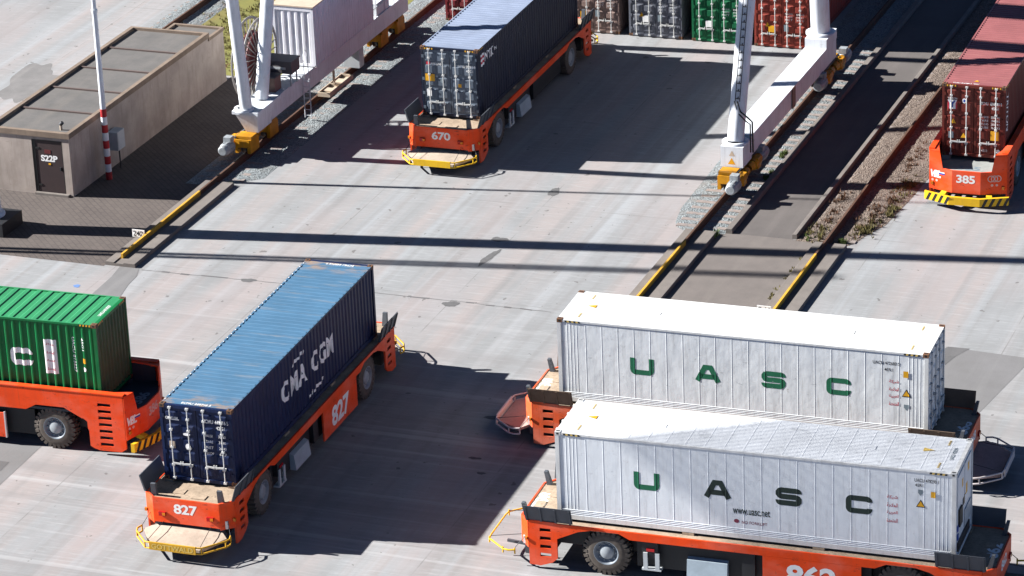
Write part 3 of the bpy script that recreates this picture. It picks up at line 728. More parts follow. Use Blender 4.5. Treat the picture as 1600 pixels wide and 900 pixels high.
            def ep():
                b = MB(); z0, zu, zt = .62, 1.52, 2.16
                pts = [(-7.0, 1.5), (-7.34, .55), (-7.34, -.55), (-7.0, -1.5)]
                for i in range(3):
                    a, c = pts[i], pts[i+1]; b.prism([a, c, (c[0]+.06, c[1]), (a[0]+.06, a[1])], 'xy', z0, zu)
                for s in (-1, 1):                             # raised corners with slanting inner edge
                    f = lambda y: -7.0-.34*(1.5-abs(y))/.95
                    o = [(1.5, zu), (.94, zu), (1.06, zt), (1.5, zt)]
                    vs = [(f(y), s*y, z) for y, z in o]+[(f(y)+.06, s*y, z) for y, z in o]
                    b.add(vs, [(0,1,2,3), (7,6,5,4), (0,4,5,1), (1,5,6,2), (2,6,7,3), (3,7,4,0)])
                    b.prism([(-7.0, s*1.5), (f(1.06), s*1.06), (-6.55, s*1.22), (-5.6, s*1.30), (-5.5, s*1.5)], 'xy', 2.14, 2.2)
                    b.m(1); b.lathe((-6.75, s*1.37, 2.202), (0,0,1), [(0, .10), (.001, 0)], 16); b.m(0)
                return b.mesh('end_panel', [body, 'black'])
            e = put('end_panel', cached(('ep',)+K, ep), root, fl)
            lay(text_data(num, .03, 0, .95), (-7.34, .02, 1.20), (0,-1,0), (0,0,1), .72, .33, (-1,0,0)).build('number', 'txt_pink' if num == '386' else 'txt_white', e)
            ux = Vector((-.34, -.95, 0)).normalized(); ux2 = Vector((.34, -.95, 0)).normalized()
            n1 = Vector((-.95, .34, 0)).normalized(); n2 = Vector((-.95, -.34, 0)).normalized()
            c1 = Vector((-7.1, 1.22, 1.25)); c2 = Vector((-7.16, -1.05, 1.25))
            lay(text_data('VBL', .05, .25, .8), c1, ux, (0,0,1), .46, .30, n1).build('logo', 'txt_white', e)
            lay(rect2(), c1+ux*.26+Vector((0,0,.04)), ux, (0,0,1), .26, .06, n1, .008).build('logo', 'txt_blue', e)
            lay(rect2(), c1+ux*.26+Vector((0,0,.09)), ux, (0,0,1), .26, .04, n1, .008).build('logo', 'txt_white', e)
            for k in (-1, 1): lay(DISC, c1+ux*(.09*k-.05)+Vector((0,0,-.26)), ux, (0,0,1), .1, .1, n1, .006).build('logo', 'txt_pink', e)
            ring = [(.5*math.cos(2*math.pi*i/20), .5*math.sin(2*math.pi*i/20)) for i in range(20)]+[(.38*math.cos(2*math.pi*i/20), .38*math.sin(2*math.pi*i/20)) for i in range(20)]
            rf_ = [[i, (i+1) % 20, 20+(i+1) % 20, 20+i] for i in range(20)]
            for k in (-1, 0, 1): lay((ring, rf_), c2+ux2*(.13*k), ux2, (0,0,1), .27, .27, n2, .006).build('logo', 'txt_pink', e)
            for k in (-1, 1): lay(DISC, c2+ux2*(.09*k)+Vector((0,0,-.26)), ux2, (0,0,1), .1, .1, n2, .006).build('logo', 'txt_pink', e)
            def il():
                b = MB(); b.box(-7.1, -7.05, 1.32, 1.42, .8, .92); b.box(-7.1, -7.05, -1.42, -1.32, .8, .92); return b.mesh('marker_lamp', 'lamp_amber')
            put('marker_lamp', cached(('il',)+K, il), e)
            def ib():
                b = MB(); pts = [(-6.9, 1.3), (-7.2, .5), (-7.2, -.5), (-6.9, -1.3)]
                b.prism([(-6.5, -1.28), (-6.5, 1.28), *pts], 'xy', .5, 1.38); return b.mesh('end_bulkhead', 'blackish')
            put('end_bulkhead', cached(('ib',)+K, ib), root, fl)
            def bp():
                b = MB(); pts = [(-7.3, 1.62), (-7.72, .6), (-7.72, -.6), (-7.3, -1.62)]; z0, z1 = .27, .58
                for i in range(3):
                    a, c = Vector(pts[i]), Vector(pts[i+1]); b.m(0); b.prism([tuple(a), tuple(c), (c.x+.13, c.y), (a.x+.13, a.y)], 'xy', z0, z1)
                    if i != 1:
                        d = (c-a); nrm = Vector((-abs(d.y), 0)).normalized(); nn = Vector((d.y, -d.x)).normalized()
                        if nn.x > 0: nn = -nn
                        b.m(1)
                        for k in range(4):
                            t0 = .06+k*.25; sl_ = .14
                            q = [a+d*t0, a+d*(t0+.11), a+d*(t0+.11+sl_), a+d*(t0+sl_)]
                            b.add([(p.x+nn.x*.004, p.y+nn.y*.004, z) for p, z in zip(q, (z0, z0, z1, z1))], [(0,1,2,3)])
                b.m(0)
                for s in (-1, 1): b.bar((-6.7, s*.75, .66), (-7.42, s*.9, .5), .22, .16)
                return b.mesh('bumper', [bumper, 'black'])
            put('bumper', cached(('bp',)+K, bp), root, fl)
            if decknum:
                lay(text_data(num, .035), (-6.9, 0, 1.491), (0,-1,0), (1,0,0), .9, .4, (0,0,1)).build('number', 'txt_grey', e)
    return root
def thing_part(name, parent, loc, rz=0):
    o = bpy.data.objects.new(name, None); S.collection.objects.link(o); o.parent = parent; o.location = loc; o.rotation_euler.z = rz; return o
M['guide_rusty'] = paint('guide_rusty', (.20, .14, .10), .7, .5, .5, .7, scuff=.5); M['stain'] = ground_mat('stained_concrete', (.20, .19, .185), (.15, .145, .14), (.25, .235, .225), 1.2)
# ------------------------------------------------------------------ the setting
from mathutils import noise as mn
setting(MB().sheet(-500, 600, -400, 900, 0).build('yard_pavement', 'concrete'))
setting(MB().sheet(-40, -.47, -.62, 5.6, .004).sheet(-4.95, -.47, 5.6, 21, .004).build('brick_paving', 'brick'))
setting(MB().sheet(20.77, 24.63, -.6, 8.62, .004).build('lane_paving', 'lane_paving'))
setting(MB().sheet(21.31, 23.63, 8.62, 90, .008).build('service_road', 'road'))
setting(MB().sheet(-9.3, -1.25, 20.5, 60, .008).build('lawn', 'lawn'))
setting(MB().add([(31.55,.45,.004), (34.6,.25,.004), (33.2,-9,.004), (29.2,-9,.004)], [(0,1,2,3)]).build('grey_slab', 'grey_slab'))
setting(MB().add([(31.6,.47,.008), (32.35,.5,.008), (32.05,-.25,.008), (31.3,-.2,.008)], [(0,1,2,3)]).build('dark_slab', 'dark_slab'))
setting(MB().add([(31.3,-.2,.008), (32.05,-.25,.008), (30.7,-6,.008), (29.9,-6,.008)], [(0,1,2,3)]).build('dark_slab', 'patch'))
setting(MB().add([(-20,-15.4,.004), (4.75,-15.3,.004), (4.9,-21,.004), (-20,-21,.004)], [(0,1,2,3)]).build('grey_slab', 'grey_slab'))
setting(MB().add([(-20,-16.9,.008), (4.3,-16.9,.008), (4.35,-17.6,.008), (-20,-17.6,.008)], [(0,1,2,3)]).build('dark_slab', 'dark_slab'))
def blob(cx, cy, rx, ry, ang=0, n=26, seed=0, k=.28):
    rnd = random.Random(seed); ph = [rnd.uniform(0, 6.3) for _ in range(4)]; out = []
    for i in range(n):
        t = 2*math.pi*i/n; r = 1+k*(.5*math.sin(2*t+ph[0])+.35*math.sin(3*t+ph[1])+.3*math.sin(5*t+ph[2])+.2*math.sin(9*t+ph[3]))
        x, y = rx*r*math.cos(t), ry*r*math.sin(t); out.append((cx+x*math.cos(ang)-y*math.sin(ang), cy+x*math.sin(ang)+y*math.cos(ang)))
    return out
for i, (x, y, rx, ry, a, mt) in enumerate([(13.25, 3.95, .17, .75, -.1, 'patch'), (13.5, -.58, .28, .25, 0, 'patch'), (5.42, -.47, .3, .16, 0, 'patch'), (13.3, 10.96, .18, .5, .1, 'patch'), (13.0, 5.75, .3, .25, 0, 'patch'), (-.55, -2.66, .14, .13, 0, 'blue_spot'), (18.4, -9.3, .28, .12, .1, 'patch'), (19.0, -12.4, .2, .1, .1, 'patch'), (19.6, -13.4, .13, .1, 0, 'patch')]):
    b = MB(); p = blob(x, y, rx, ry, a, seed=i); b.add([(q[0], q[1], .006) for q in p], [tuple(range(len(p)))]); setting(b.build('pavement_patch', mt))
p = [(.2,-.6), (.95,-.55), (1.75,-3.3), (1.2,-3.6), (.55,-4.4), (.3,-4.2), (-.2,-3.2)]
setting(MB().add([(.15,-.52,.006), (.95,-.5,.006), (1.2,-1.2,.006), (1.28,-2.1,.006), (1.5,-3.2,.006), (1.35,-5.5,.006), (.5,-5.5,.006), (.35,-3,.006), (.3,-1.5,.006)], [tuple(range(9))]).build('pavement_patch', 'grey_slab'))
random.seed(11)
cr = MB(); x = 1.1; y = -.6                                # crack along the slab joint
while x < 17:
    nx = x+random.uniform(.25, .6); ny = -.6+.3*min(1, (nx-1)/9)+random.uniform(-.035, .035); w = random.choice((.012, .015, .02, .02, .045, .06))
    cr.add([(x, y-w, .005), (nx, ny-w, .005), (nx, ny+w, .005), (x, y+w, .005)], [(0,1,2,3)]); x, y = nx, ny
setting(cr.build('pavement_crack', 'dark_slab'))
def gravel(name, x0f, x1f, y0, y1, base, mt, amp=.02, step=.085):
    nx = 32; ys = []; y = y0
    while y < y1: ys.append(y); y += step
    vs = []; fs = []
    for y in ys:
        a, b = x0f(y), x1f(y)
        for i in range(nx):
            t = i/(nx-1); x = a+(b-a)*t; e = min(1, min(t, 1-t)*7, (y-y0)*2.5+.02)
            vs.append((x, y, .006+e*(base+amp*mn.noise((x*13, y*13, 1))+amp*.9*mn.noise((x*27, y*27, 5))+amp*.6*mn.noise((x*1.7, y*1.7, 9)))))
    for j in range(len(ys)-1):
        for i in range(nx-1): a = j*nx+i; fs.append((a, a+1, a+nx+1, a+nx))
    b = MB(); b.add(vs, fs); return setting(b.build(name, mt), 'stuff')
def lerp_tab(tab):
    def f(y):
        for (ya, xa), (yb, xb) in zip(tab, tab[1:]):
            if y <= yb: return xa+(xb-xa)*max(0, (y-ya))/(yb-ya)
        return tab[-1][1]
    return f
gravel('gravel_bed', lambda y: -1.25, lerp_tab([(8.1, .5), (8.5, .62), (9.4, 1.58), (40, 1.6)]), 8.1, 44, .05, 'gravel')
gravel('gravel_bed', lerp_tab([(8.45, 19.4), (8.7, 19.05), (9.2, 18.85), (10.6, 18.62), (16.7, 18.48), (60, 18.45)]), lambda y: 21.04, 8.45, 44, .035, 'gravel')
gravel('gravel_bed', lambda y: 23.79, lerp_tab([(8.5, 25.8), (8.9, 26.0), (9.8, 26.22), (10.9, 26.62), (13.7, 26.85), (18.6, 27.1), (60, 27.1)]), 8.5, 44, .05, 'gravel_brown', .028)
gravel('gravel_bed', lambda y: -11.5, lambda y: -9.3, 21, 44, .05, 'gravel')

for i, (x, y, rx, ry, a) in enumerate([(-10.2, 15.5, 1.3, 4.2, .12), (-13.2, 17.5, 1.0, 2.6, .1), (-15.5, 15.5, 1.2, 2.0, .2), (-17.0, 18.5, .9, 2.2, .1), (-13.5, 11.0, .9, 3, .1)]):
    b = MB(); p = blob(x, y, rx, ry, a, seed=40+i, n=60, k=.35); b.add([(q[0], q[1], .005) for q in p], [tuple(range(len(p)))]); setting(b.build('pavement_stain', 'stain'))

# ------------------------------------------------------------------ crane rails on plinths and sleepers
def rail_track(x, label, plate, y0=-.5, y1=8.3, yend=44, gravel_side=1.1):
    t = thing('crane_rail_track', label, 'crane rail', (x, 0, 0), 0, 'rails of the yard cranes')
    if y1 > y0:
        b = MB(); b.prism([(-.46, 0), (-.46, .13), (-.44, .15), (-.09, .15), (-.09, .11), (.30, .11), (.30, .15), (.76, .15), (.78, .13), (.78, 0)], 'xz', y0, y1); b.build('plinth', 'kerb', t)
        b = MB(); b.box(-.042, .042, y0+.5, y1-1.5, .11, .30); b.build('painted_rail', 'rail_yellow', t)
        y1 -= 1.5
    b = MB(); b.prism([(-.11, .02), (-.10, .07), (-.02, .11), (-.02, .24), (-.04, .26), (-.04, .30), (.04, .30), (.04, .26), (.02, .24), (.02, .11), (.10, .07), (.11, .02)], 'xz', y1, yend); b.build('rail', 'rail', t)
    y = y1+1.0+.6; i = 0; me = None
    if y1 > y0: y = y1+2.1
    while y < 31:
        if me is None: b = MB(); b.box(-1.0, .95, -.12, .12, .0, {0: .055, 20: .048}.get(x, .04)); me = b.mesh('sleeper', 'sleeper')
        o = put('sleeper', me, t); o.location.y = y; y += .62
    if plate:
        b = MB(); py = {'242': 2.05, '241': 1.25}[plate]; px = -.50; px += .18; b.add([(px-.25, py-.02, .16), (px+.25, py-.02, .16), (px+.25, py+.02, .43), (px-.25, py+.02, .43)], [(0,1,2,3)])
        b.box(px-.26, px+.26, py+.005, py+.03, .14, .44)
        pl = b.build('number_plate', 'txt_white', t)
        lay(text_data(plate, .02), (px, py-.002, .295), (1,0,0), (0,.14,.99), .42, .2, (0,-1,0), .012).build('number', 'txt_black', pl)
    return t
rail_track(0, 'yellow-topped crane rail on a low plinth beside the shed, plate 242 at its end', '242')
rail_track(20, 'yellow-topped crane rail running under the white sill beam with the ladder leg', None)
rail_track(25.05, 'yellow-topped crane rail with plate 241 in brown gravel beside the service road', '241')
rail_track(-10.4, 'rusty crane rail in grey gravel behind the shed at top left', None, y0=21, y1=21)
b = MB(); b.prism([(21.05, 0), (21.05, .17), (21.07, .19), (21.28, .19), (21.30, .17), (21.30, 0)], 'xz', 8.55, 44); tag(b.build('kerb', 'kerb'), 'long kerb between the grey gravel and the service road', 'kerb', 'road kerbs')
b = MB(); b.prism([(23.62, 0), (23.62, .17), (23.64, .19), (23.78, .19), (23.80, .17), (23.80, 0)], 'xz', 8.65, 44); tag(b.build('kerb', 'kerb'), 'long kerb between the service road and the brown weedy gravel', 'kerb', 'road kerbs')

# weeds: many small blades
def weeds(name, spots, n, mt, h=.16, seed=1):
    rnd = random.Random(seed); b = MB()
    for cx, cy, rx, ry in spots:
        k = int(n*rx*ry*4)
        for _ in range(k):
            px, py = cx+rnd.gauss(0, rx*.5), cy+rnd.gauss(0, ry*.5)
            if mn.noise((px*2.2, py*2.2, seed)) < -.05: continue
            for _ in range(4):
                a = rnd.uniform(0, 6.28); l = h*rnd.uniform(.4, 1.2); lean = rnd.uniform(.1, .7)*l; w = rnd.uniform(.012, .028)
                dx, dy = math.cos(a), math.sin(a); ox, oy = px+rnd.uniform(-.04, .04), py+rnd.uniform(-.04, .04)
                b.add([(ox-dy*w, oy+dx*w, .03), (ox+dy*w, oy-dx*w, .03), (ox+dx*lean, oy+dy*lean, .05+l)], [(0,1,2)])
    return setting(b.build(name, mt), 'stuff')
weeds('weeds', [(24.35, 9.4, .35, .8), (24.6, 8.9, .4, .3), (26.0, 10.2, .4, .9), (26.4, 14.8, .35, .9), (26.5, 12.4, .2, 1.2)], 150, 'weed_olive', .14, 1)
weeds('weeds', [(24.45, 10.9, .3, 1.0), (25.9, 11.4, .45, 1.6), (26.2, 13.5, .3, 1.5), (24.3, 12.8, .25, 1), (25.9, 17.5, .3, 2)], 60, 'weed_rust', .15, 2)
weeds('weeds', [(20.72, 8.2, .12, .35), (.62, 8.35, .15, .2), (20.85, 14.6, .12, .5), (20.8, 17, .12, .5), (25.6, 8.7, .3, .15), (24.3, 9.0, .25, .3)], 260, 'weed_green', .13, 3)
weeds('weeds', [(24.45, 3.2, .08, .9), (24.5, 5.5, .08, .8), (24.5, 7.2, .1, .6)], 120, 'weed_olive', .07, 4)
weeds('grass', [(-7.5, 24.5, 2.6, 3.5), (-7, 29, 2.6, 3)], 22, 'weed_olive', .12, 5)
weeds('weeds', [(-6.8, 21.3, 1.2, .5)], 90, 'weed_rust', .12, 6)

# ------------------------------------------------------------------ shed
sh = thing('equipment_shed', 'long low rendered shed with a flat felt roof and a brown door', 'shed', (-4.92, 5.57, 0))
LW, LX = 12.8, -3.55
b = MB(); b.box(LX, -1.66+.0, 0, .2, 0, 2.44); b.box(-.31, 0, 0, .2, 0, 2.44); b.box(-1.66, -.31, 0, .2, 2.30, 2.44)
b.box(-.2, 0, .2, LW, 0, 2.44); b.box(LX, LX+.2, .2, LW, 0, 2.44); b.box(LX+.2, -.2, LW-.2, LW, 0, 2.44); b.build('wall', 'stucco', sh)
b = MB(); b.box(-2.3, 0, LW, LW+1.5, 0, 2.28); b.build('annex_wall', 'stucco', sh)
b = MB(); b.box(-2.2, -.08, LW+.03, LW+1.4, 2.28, 2.33); b.m(1); b.box(-2.33, .04, LW+1.4, LW+1.54, 2.28, 2.42); b.box(-.1, .04, LW+.005, LW+1.4, 2.28, 2.42); b.box(-2.33, -2.2, LW+.005, LW+1.4, 2.28, 2.42); b.build('annex_roof', ['shed_roof', 'shed_rim'], sh)
rf = MB(); rf.box(LX+.05, -.05, .05, LW-.05, 2.44, 2.54); rf = rf.build('roof', 'shed_roof', sh)
b = MB(); b.box(LX-.06, .06, -.06, .12, 2.44, 2.66); b.box(LX-.06, .06, LW-.12, LW+.03, 2.44, 2.66); b.box(-.12, .06, .12, LW-.12, 2.44, 2.66); b.box(LX-.06, LX+.12, .12, LW-.12, 2.44, 2.66); b.build('roof_rim', 'shed_rim', rf)
for k in range(1, 5):
    b = MB(); y = LW*k/5; b.box(LX+.12, -.12, y-.045, y+.045, 2.54, 2.60); b.build('roof_seam', 'seam', rf)
b = MB(); b.tube([(-.62, .62, 2.54), (-.62, .62, 2.76)], .055, 8); b.m(1); b.tube([(-.64, .62, 2.76), (-.54, .62, 2.86)], .075, 8); b.build('vent_pipe', ['pale', 'steel'], rf)
d = MB(); d.box(-1.53, -.36, .04, .09, .02, 2.24); d = d.build('door', 'door_brown', sh)
b = MB(); b.box(-1.66, -1.53, .02, .19, 0, 2.30); b.box(-.36, -.312, .02, .19, 0, 2.30); b.box(-1.53, -.36, .02, .19, 2.24, 2.30); b.build('door_frame', 'black', sh)
b = MB(); b.box(-1.62, -.15, -.16, .0, 0, .10); b.build('threshold', 'kerb', sh)
lay(text_data('S22P', .04, 0, .95), (-.95, .04, 1.52), (1,0,0), (0,0,1), .74, .27, (0,-1,0), .006).build('number', 'txt_white', d)
b = MB(); b.box(-1.0, -.9, .025, .04, 1.25, 1.32); b.m(1); b.box(-1.14, -.86, .03, .04, 1.72, 1.88); b.build('notice', ['placard', 'reel_red'], d)
b = MB(); b.box(-.50, -.44, -.02, .04, 1.05, 1.2); b.build('handle', 'steel', d)
for z in (.35, 1.9):
    b = MB(); b.box(-1.55, -1.36, .02, .04, z, z+.07); b.build('hinge', 'black', d)
# red and white post and its cabinet
pm = thing('mast', 'slender white mast with red and white bands at its foot beside the shed', 'mast', (-4.45, 7.75, 0))
b = MB(); b.tube([(0,0,2.98), (0,0,7.0)], [.115, .10], 12); b.tube([(0,0,7.0), (0,0,7.12)], .125, 12); b.tube([(0,0,7.12), (0,0,20)], [.09, .05], 12); b.build('shaft', 'crane', pm)
for k in range(9):
    b = MB(); b.tube([(0,0,k*.332), (0,0,(k+1)*.332-.001)], .125, 14); b.build('band', 'red' if k % 2 == 0 else 'white', pm)
cb = thing('control_cabinet', 'small grey control cabinet on the shed wall behind the banded mast', 'cabinet', (-4.86, 8.7, 0))
b = MB(); b.box(0.0, .42, 0, .62, .85, 1.62); cbx = b.build('housing', 'cabinet', cb); b = MB(); b.box(.40, .432, .04, .58, .89, 1.58); b.build('door', 'cabinet', cb); b = MB(); b.tube([(.3, .3, .0), (.3, .3, .85)], .03, 6); b.build('cable_duct', 'steel', cb)
# lighting mast at the left edge
def big_mast(x, y, label, r0, r1, hgt, twin=False):
    t = thing('lighting_mast', label, 'mast', (x, y, 0), 0, 'lighting masts')
    b = MB(); b.box(-1.0, 1.0, -.8, .8, 0, .55); b.build('base_block', 'blackish', t)
    b = MB()
    if twin:
        for s in (-1, 1): b.tube([(0, s*.17, .55), (0, s*.13, hgt)], [.13, .11], 10)
        for k in range(24): b.bar((0, -.16, .9+k), (0, .16, .9+k), .04)
    else: b.tube([(0,0,.55), (0,0,hgt)], [r0, r1], 28)
    b.build('shaft', 'crane', t)
    b = MB(); b.lathe((0,0,.55), (0,0,1), [(0, r0+.14), (.07, r0+.14), (.07, r0-.02)], 24); b.build('flange', 'crane', t)
    return t
big_mast(-6.55, 1.72, 'thick white lighting mast on a dark block at the left edge', .5, .27, 34)
big_mast(-17.5, -2.45, 'slim twin-pole lighting mast standing left of the thick one', .2, .2, 25, True)

# ------------------------------------------------------------------ rail mounted gantry crane
gc = thing('gantry_crane', 'white rail mounted yard crane on tubular legs with yellow bogies', 'crane', (0, 0, 0))
def crane_part(name, mb, mt, parent=gc): return mb.build(name, mt, parent)
# left sill beam with stepped head
b = MB(); b.box(-.45, .45, 12.9, 27.6, 1.16, 1.95); b.box(-.47, .47, 12.9, 27.6, 1.93, 1.955); b.box(-.55, -.45, 13, 27.6, 1.16, 1.2)
b.add([(-.12, 11.6, 1.05), (.42, 11.6, 1.05), (.42, 12.9, 1.05), (-.12, 12.9, 1.05), (-.48, 11.4, 1.86), (.5, 11.4, 1.86), (.5, 12.9, 1.86), (-.48, 12.9, 1.86)], [(3,2,1,0), (4,5,6,7), (0,1,5,4), (1,2,6,5), (2,3,7,6), (3,0,4,7)])
b.box(-.56, .58, 11.3, 13.6, 1.86, 2.0); sb = crane_part('sill_beam', b, 'crane')
b = MB(); b.lathe((-.12, 11.55, 2.0), (0,0,1), [(-.02, .40), (.10, .40), (.10, .28)], 24); b.build('leg_flange', 'crane', sb)
b = MB(); b.box(19.56, 20.44, 13.9, 26.2, 1.12, 1.95); b.box(19.53, 20.47, 13.9, 26.2, 1.94, 1.97); b.box(19.56, 20.46, 12.75, 13.9, 1.03, 1.86); b.box(19.54, 20.47, 24.6, 26.2, 1.97, 2.36)
b.box(20.44, 20.48, 19.6, 19.85, 1.12, 1.95); sb2 = crane_part('sill_beam', b, 'crane')
b = MB(); b.box(20.46, 20.49, 19.5, 19.95, 1.1, 1.97); b.build('joint_plate', 'brown_box', sb2)
b = MB(); b.lathe((20.0, 13.3, 1.86), (0,0,1), [(0, .52), (.08, .52), (.08, .34)], 24); b.build('leg_flange', 'crane', sb2)
b = MB(); b.lathe((20.0, 25.4, 2.36), (0,0,1), [(0, .62), (.1, .62), (.1, .40)], 24); b.build('leg_flange', 'crane', sb2)
b = MB(); vf = TRI; lay(vf, (20.0, 12.75, 1.28), (1,0,0), (0,0,1), .3, .26, (0,-1,0)).build('warning_triangle', 'placard', sb2)
lay(vf, (20.02, 12.75, 1.6), (1,0,0), (0,0,1), .24, .22, (0,-1,0)).build('warning_triangle', 'pale', sb2)
def leg(p0, dydz, r, z1=17, dx=0):
    p0 = Vector(p0); dz = z1-p0.z; b = MB(); n = 24; b.tube([p0, p0+Vector((dx*dz, dydz*dz, dz))], r, n)
    for k in range(1, 7): q = p0+Vector((dx*k*2.1, dydz*k*2.1, k*2.1)); b.tube([q, q+Vector((0, dydz*.03, .03))], r*1.012, n, False)
    o = crane_part('leg', b, 'crane')
    return o, p0, Vector((dx, dydz, 1))
l1 = leg((-.02, 11.55, 2.0), -.12, .25)
l2 = leg((.02, 12.95, 1.98), .30, .275)
l3 = leg((20.0, 13.3, 1.9), .335, .325)
l4 = leg((20.0, 25.4, 2.4), -.12, .40)
leg((0, 26.8, 1.95), -.12, .3)
# ladder and cable on the right front leg
b = MB(); o, p0, dv = l3
for s in (-.09, .09): b.tube([p0+dv*(1.6)+Vector((.06+s, -.42, 0)), p0+dv*14+Vector((.06+s, -.42, 0))], .018, 5)
for k in range(45): q = p0+dv*(1.7+k*.28)+Vector((.06, -.42, 0)); b.bar(q-Vector((.1, 0, 0)), q+Vector((.1, 0, 0)), .03); b.bar(q, q+Vector((0, .14, .05)), .03)
b.build('ladder', 'steel', o)
b = MB(); q = p0+dv*1.6+Vector((.06, -.42, 0)); b.tube([q, q+Vector((.12, -.02, -.4)), q+Vector((.45, -.1, -.6)), q+Vector((.62, -.1, -.75)), q+Vector((.64, -.1, -2.0))], .035, 6); b.tube([q+Vector((-.12, 0, 0)), q+Vector((.0, -.02, -.45)), q+Vector((.35, -.12, -.72)), q+Vector((.54, -.12, -.85)), q+Vector((.55, -.12, -2.0))], .03, 6); b.build('cable', 'black', o)
# bogies
def bogie(x, y, s, front=True, rear=True):
    """two wheels in a yellow frame; s = side (+1/-1) the drives hang on"""
    e = thing_part('bogie', gc, (x, y, 0))
    b = MB()
    for yy in (-.95, .95):
        b.box(-.34, -.2, yy-.42, yy+.42, .36, .92); b.box(.2, .34, yy-.42, yy+.42, .36, .92); b.box(-.34, .34, yy-.3, yy+.3, .92, 1.04); b.box(-.3, .3, yy-.46, yy-.40, .62, .95); b.box(-.3, .3, yy+.40, yy+.46, .62, .95)
    b.prism([(-.9, .82), (.9, .82), (.35, 1.1), (-.35, 1.1)], 'yz', -.22, .22); b.build('bogie_frame', 'bogie', e)
    for yy in (-.95, .95):
        b = MB(); b.lathe((-.09, yy, .62), (1,0,0), [(-.04, 0), (-.04, .37), (0, .37), (.0, .32), (.18, .32), (.18, .37), (.22, .37), (.22, 0)], 24); b.build('wheel', 'steel', e)
    ds = ([-1] if front else [])+([1] if rear else [])
    for q in ds:
        b = MB(); yb = q*.95; x0 = s*.46
        b.lathe((s*.34, yb, .70), (s,0,0), [(0, .30), (.14, .30), (.24, .24), (.24, 0)], 16, False)
        b.lathe((x0, yb, .74), (0,q,0), [(-.35, 0), (-.35, .2), (-.05, .24), (.25, .24), (.40, .17), (.52, .17)], 12, False); b.box(x0-.2, x0+.2, yb-.2, yb+.2, .5, .95)
        b.lathe((x0, yb-q*.75, .76), (0,q,0), [(-.1, .15), (.3, .19), (.3, .12)], 10, False)
        b.build('gearbox', 'bogie', e)
        b = MB(); b.lathe((x0, yb+q*.52, .74), (0,q,0), [(0, .14), (.05, .2), (.10, .235), (.62, .235), (.66, .21), (.80, .21), (.86, .16), (.86, 0)], 20, False)
        for k in range(10): a = 2*math.pi*k/10; c_, s_ = math.cos(a)*.24, math.sin(a)*.24; b.bar((x0+c_, yb+q*.64, .74+s_), (x0+c_, yb+q*1.1, .74+s_), .03)
        b.box(x0-.16, x0+.16, yb+q*.72-.17, yb+q*.72+.17, .94, 1.16); b.build('drive_motor', 'motor', e)
    b = MB(); b.bar((s*.36, -1.3, .98), (s*.36, 1.3, .98), .07); b.build('guard_rail', 'guide', e)
    return e
bogie(0, 12.3, -1); bogie(0, 26.0, -1); bogie(20, 13.35, 1); bogie(20, 25.6, 1)
# left sill: electrics, cable reel, machine house, ladder, cable tray
b = MB(); b.box(-.75, .62, 14.7, 15.5, 2.5, 3.0); b.m(1); b.box(-.78, .65, 14.65, 15.55, 3.0, 3.05); b.m(2); b.box(-.55, .35, 14.69, 14.70, 2.68, 2.78)
for x in (-.6, .5):
    for y in (14.8, 15.4): b.bar((x, y, 1.95), (x, y, 2.5), .05)
crane_part('electrical_box', b, ['cabinet_dark', 'cabinet_dark', 'cabinet'])
b = MB(); b.box(-.45, .2, 13.9, 14.5, 1.95, 2.55); b.m(1); b.box(-.47, .22, 13.88, 14.52, 2.55, 2.6); crane_part('electrical_box', b, ['brown_box', 'cabinet_dark'])
rl = thing_part('cable_reel', gc, (-.85, 14.35, 3.2))
b = MB()
for xx in (-.24, .24):
    b.lathe((xx, 0, 0), (1,0,0), [(-.02, 1.62), (-.02, 1.72), (.02, 1.72), (.02, 1.62), (-.02, 1.62)], 48)
    for k in range(28): a = 2*math.pi*k/28; b.bar((xx, math.cos(a)*.5, math.sin(a)*.5), (xx, math.cos(a)*1.66, math.sin(a)*1.66), .045, .03)
b.build('reel_rim', 'reel_rim', rl)
b = MB(); b.lathe((0,0,0), (1,0,0), [(-.18, .3), (-.18, 1.15), (-.12, 1.15), (-.12, .62), (.12, .62), (.12, 1.15), (.18, 1.15), (.18, .3)], 40); b.build('reel_drum', 'reel_red', rl)
b = MB()
for k in range(3): b.lathe((-.07+k*.07, 0, 0), (1,0,0), [(-.035, .62), (-.03, .95), (.03, .95), (.035, .62)], 36)
b.build('cable', 'cream', rl)
b = MB(); b.box(.2, .55, -.2, .2, -1.2, .2); b.build('bracket', 'crane', rl)
mh = thing_part('machine_house', gc, (-.33, 17.15, 2.0))
HW, HL, HH = .93, 6.3, 2.55
pf = corr(.30, .05, .1, .05, -HW+.12); b = MB(); b.box(-HW+.03, HW-.03, .06, HL-.06, 0, HH-.02)
b.box(-HW, -HW+.12, 0, .14, 0, HH); b.box(HW-.12, HW, 0, .14, 0, HH); b.box(-HW+.12, HW-.12, 0, .14, HH-.16, HH); b.box(-HW+.12, HW-.12, 0, .14, 0, .12)
b.add(*corr_sheet(-HW+.12, HW-.12, .12, HH-.16, pf, lambda x, d, z: (x, .02-d, z)))
pf2 = corr(.24, .025, .12, .03, .2)
b.add(*corr_sheet(.14, HL-.05, .04, HH-.08, pf2, lambda y, d, z: (HW+d, y, z))); b.box(HW-.05, HW+.01, 0, HL, HH-.08, HH); b.box(HW-.05, HW+.01, 0, HL, -.02, .05)
b.build('wall', 'house', mh)
b = MB(); b.box(-HW-.03, HW+.02, -.02, HL+.02, HH+.002, HH+.06); b.build('roof', 'pale', mh)
b = MB(); b.box(HW+.005, HW+.03, 4.6, 5.3, 1.7, 2.3); b.build('window', 'black', mh)
b = MB(); b.tube([(.66, 15.8, 1.95), (.66, 15.8, 3.0), (.64, 16.1, 3.1), (.62, 16.3, 2.9), (.62, 16.3, 1.95)], .02, 5)
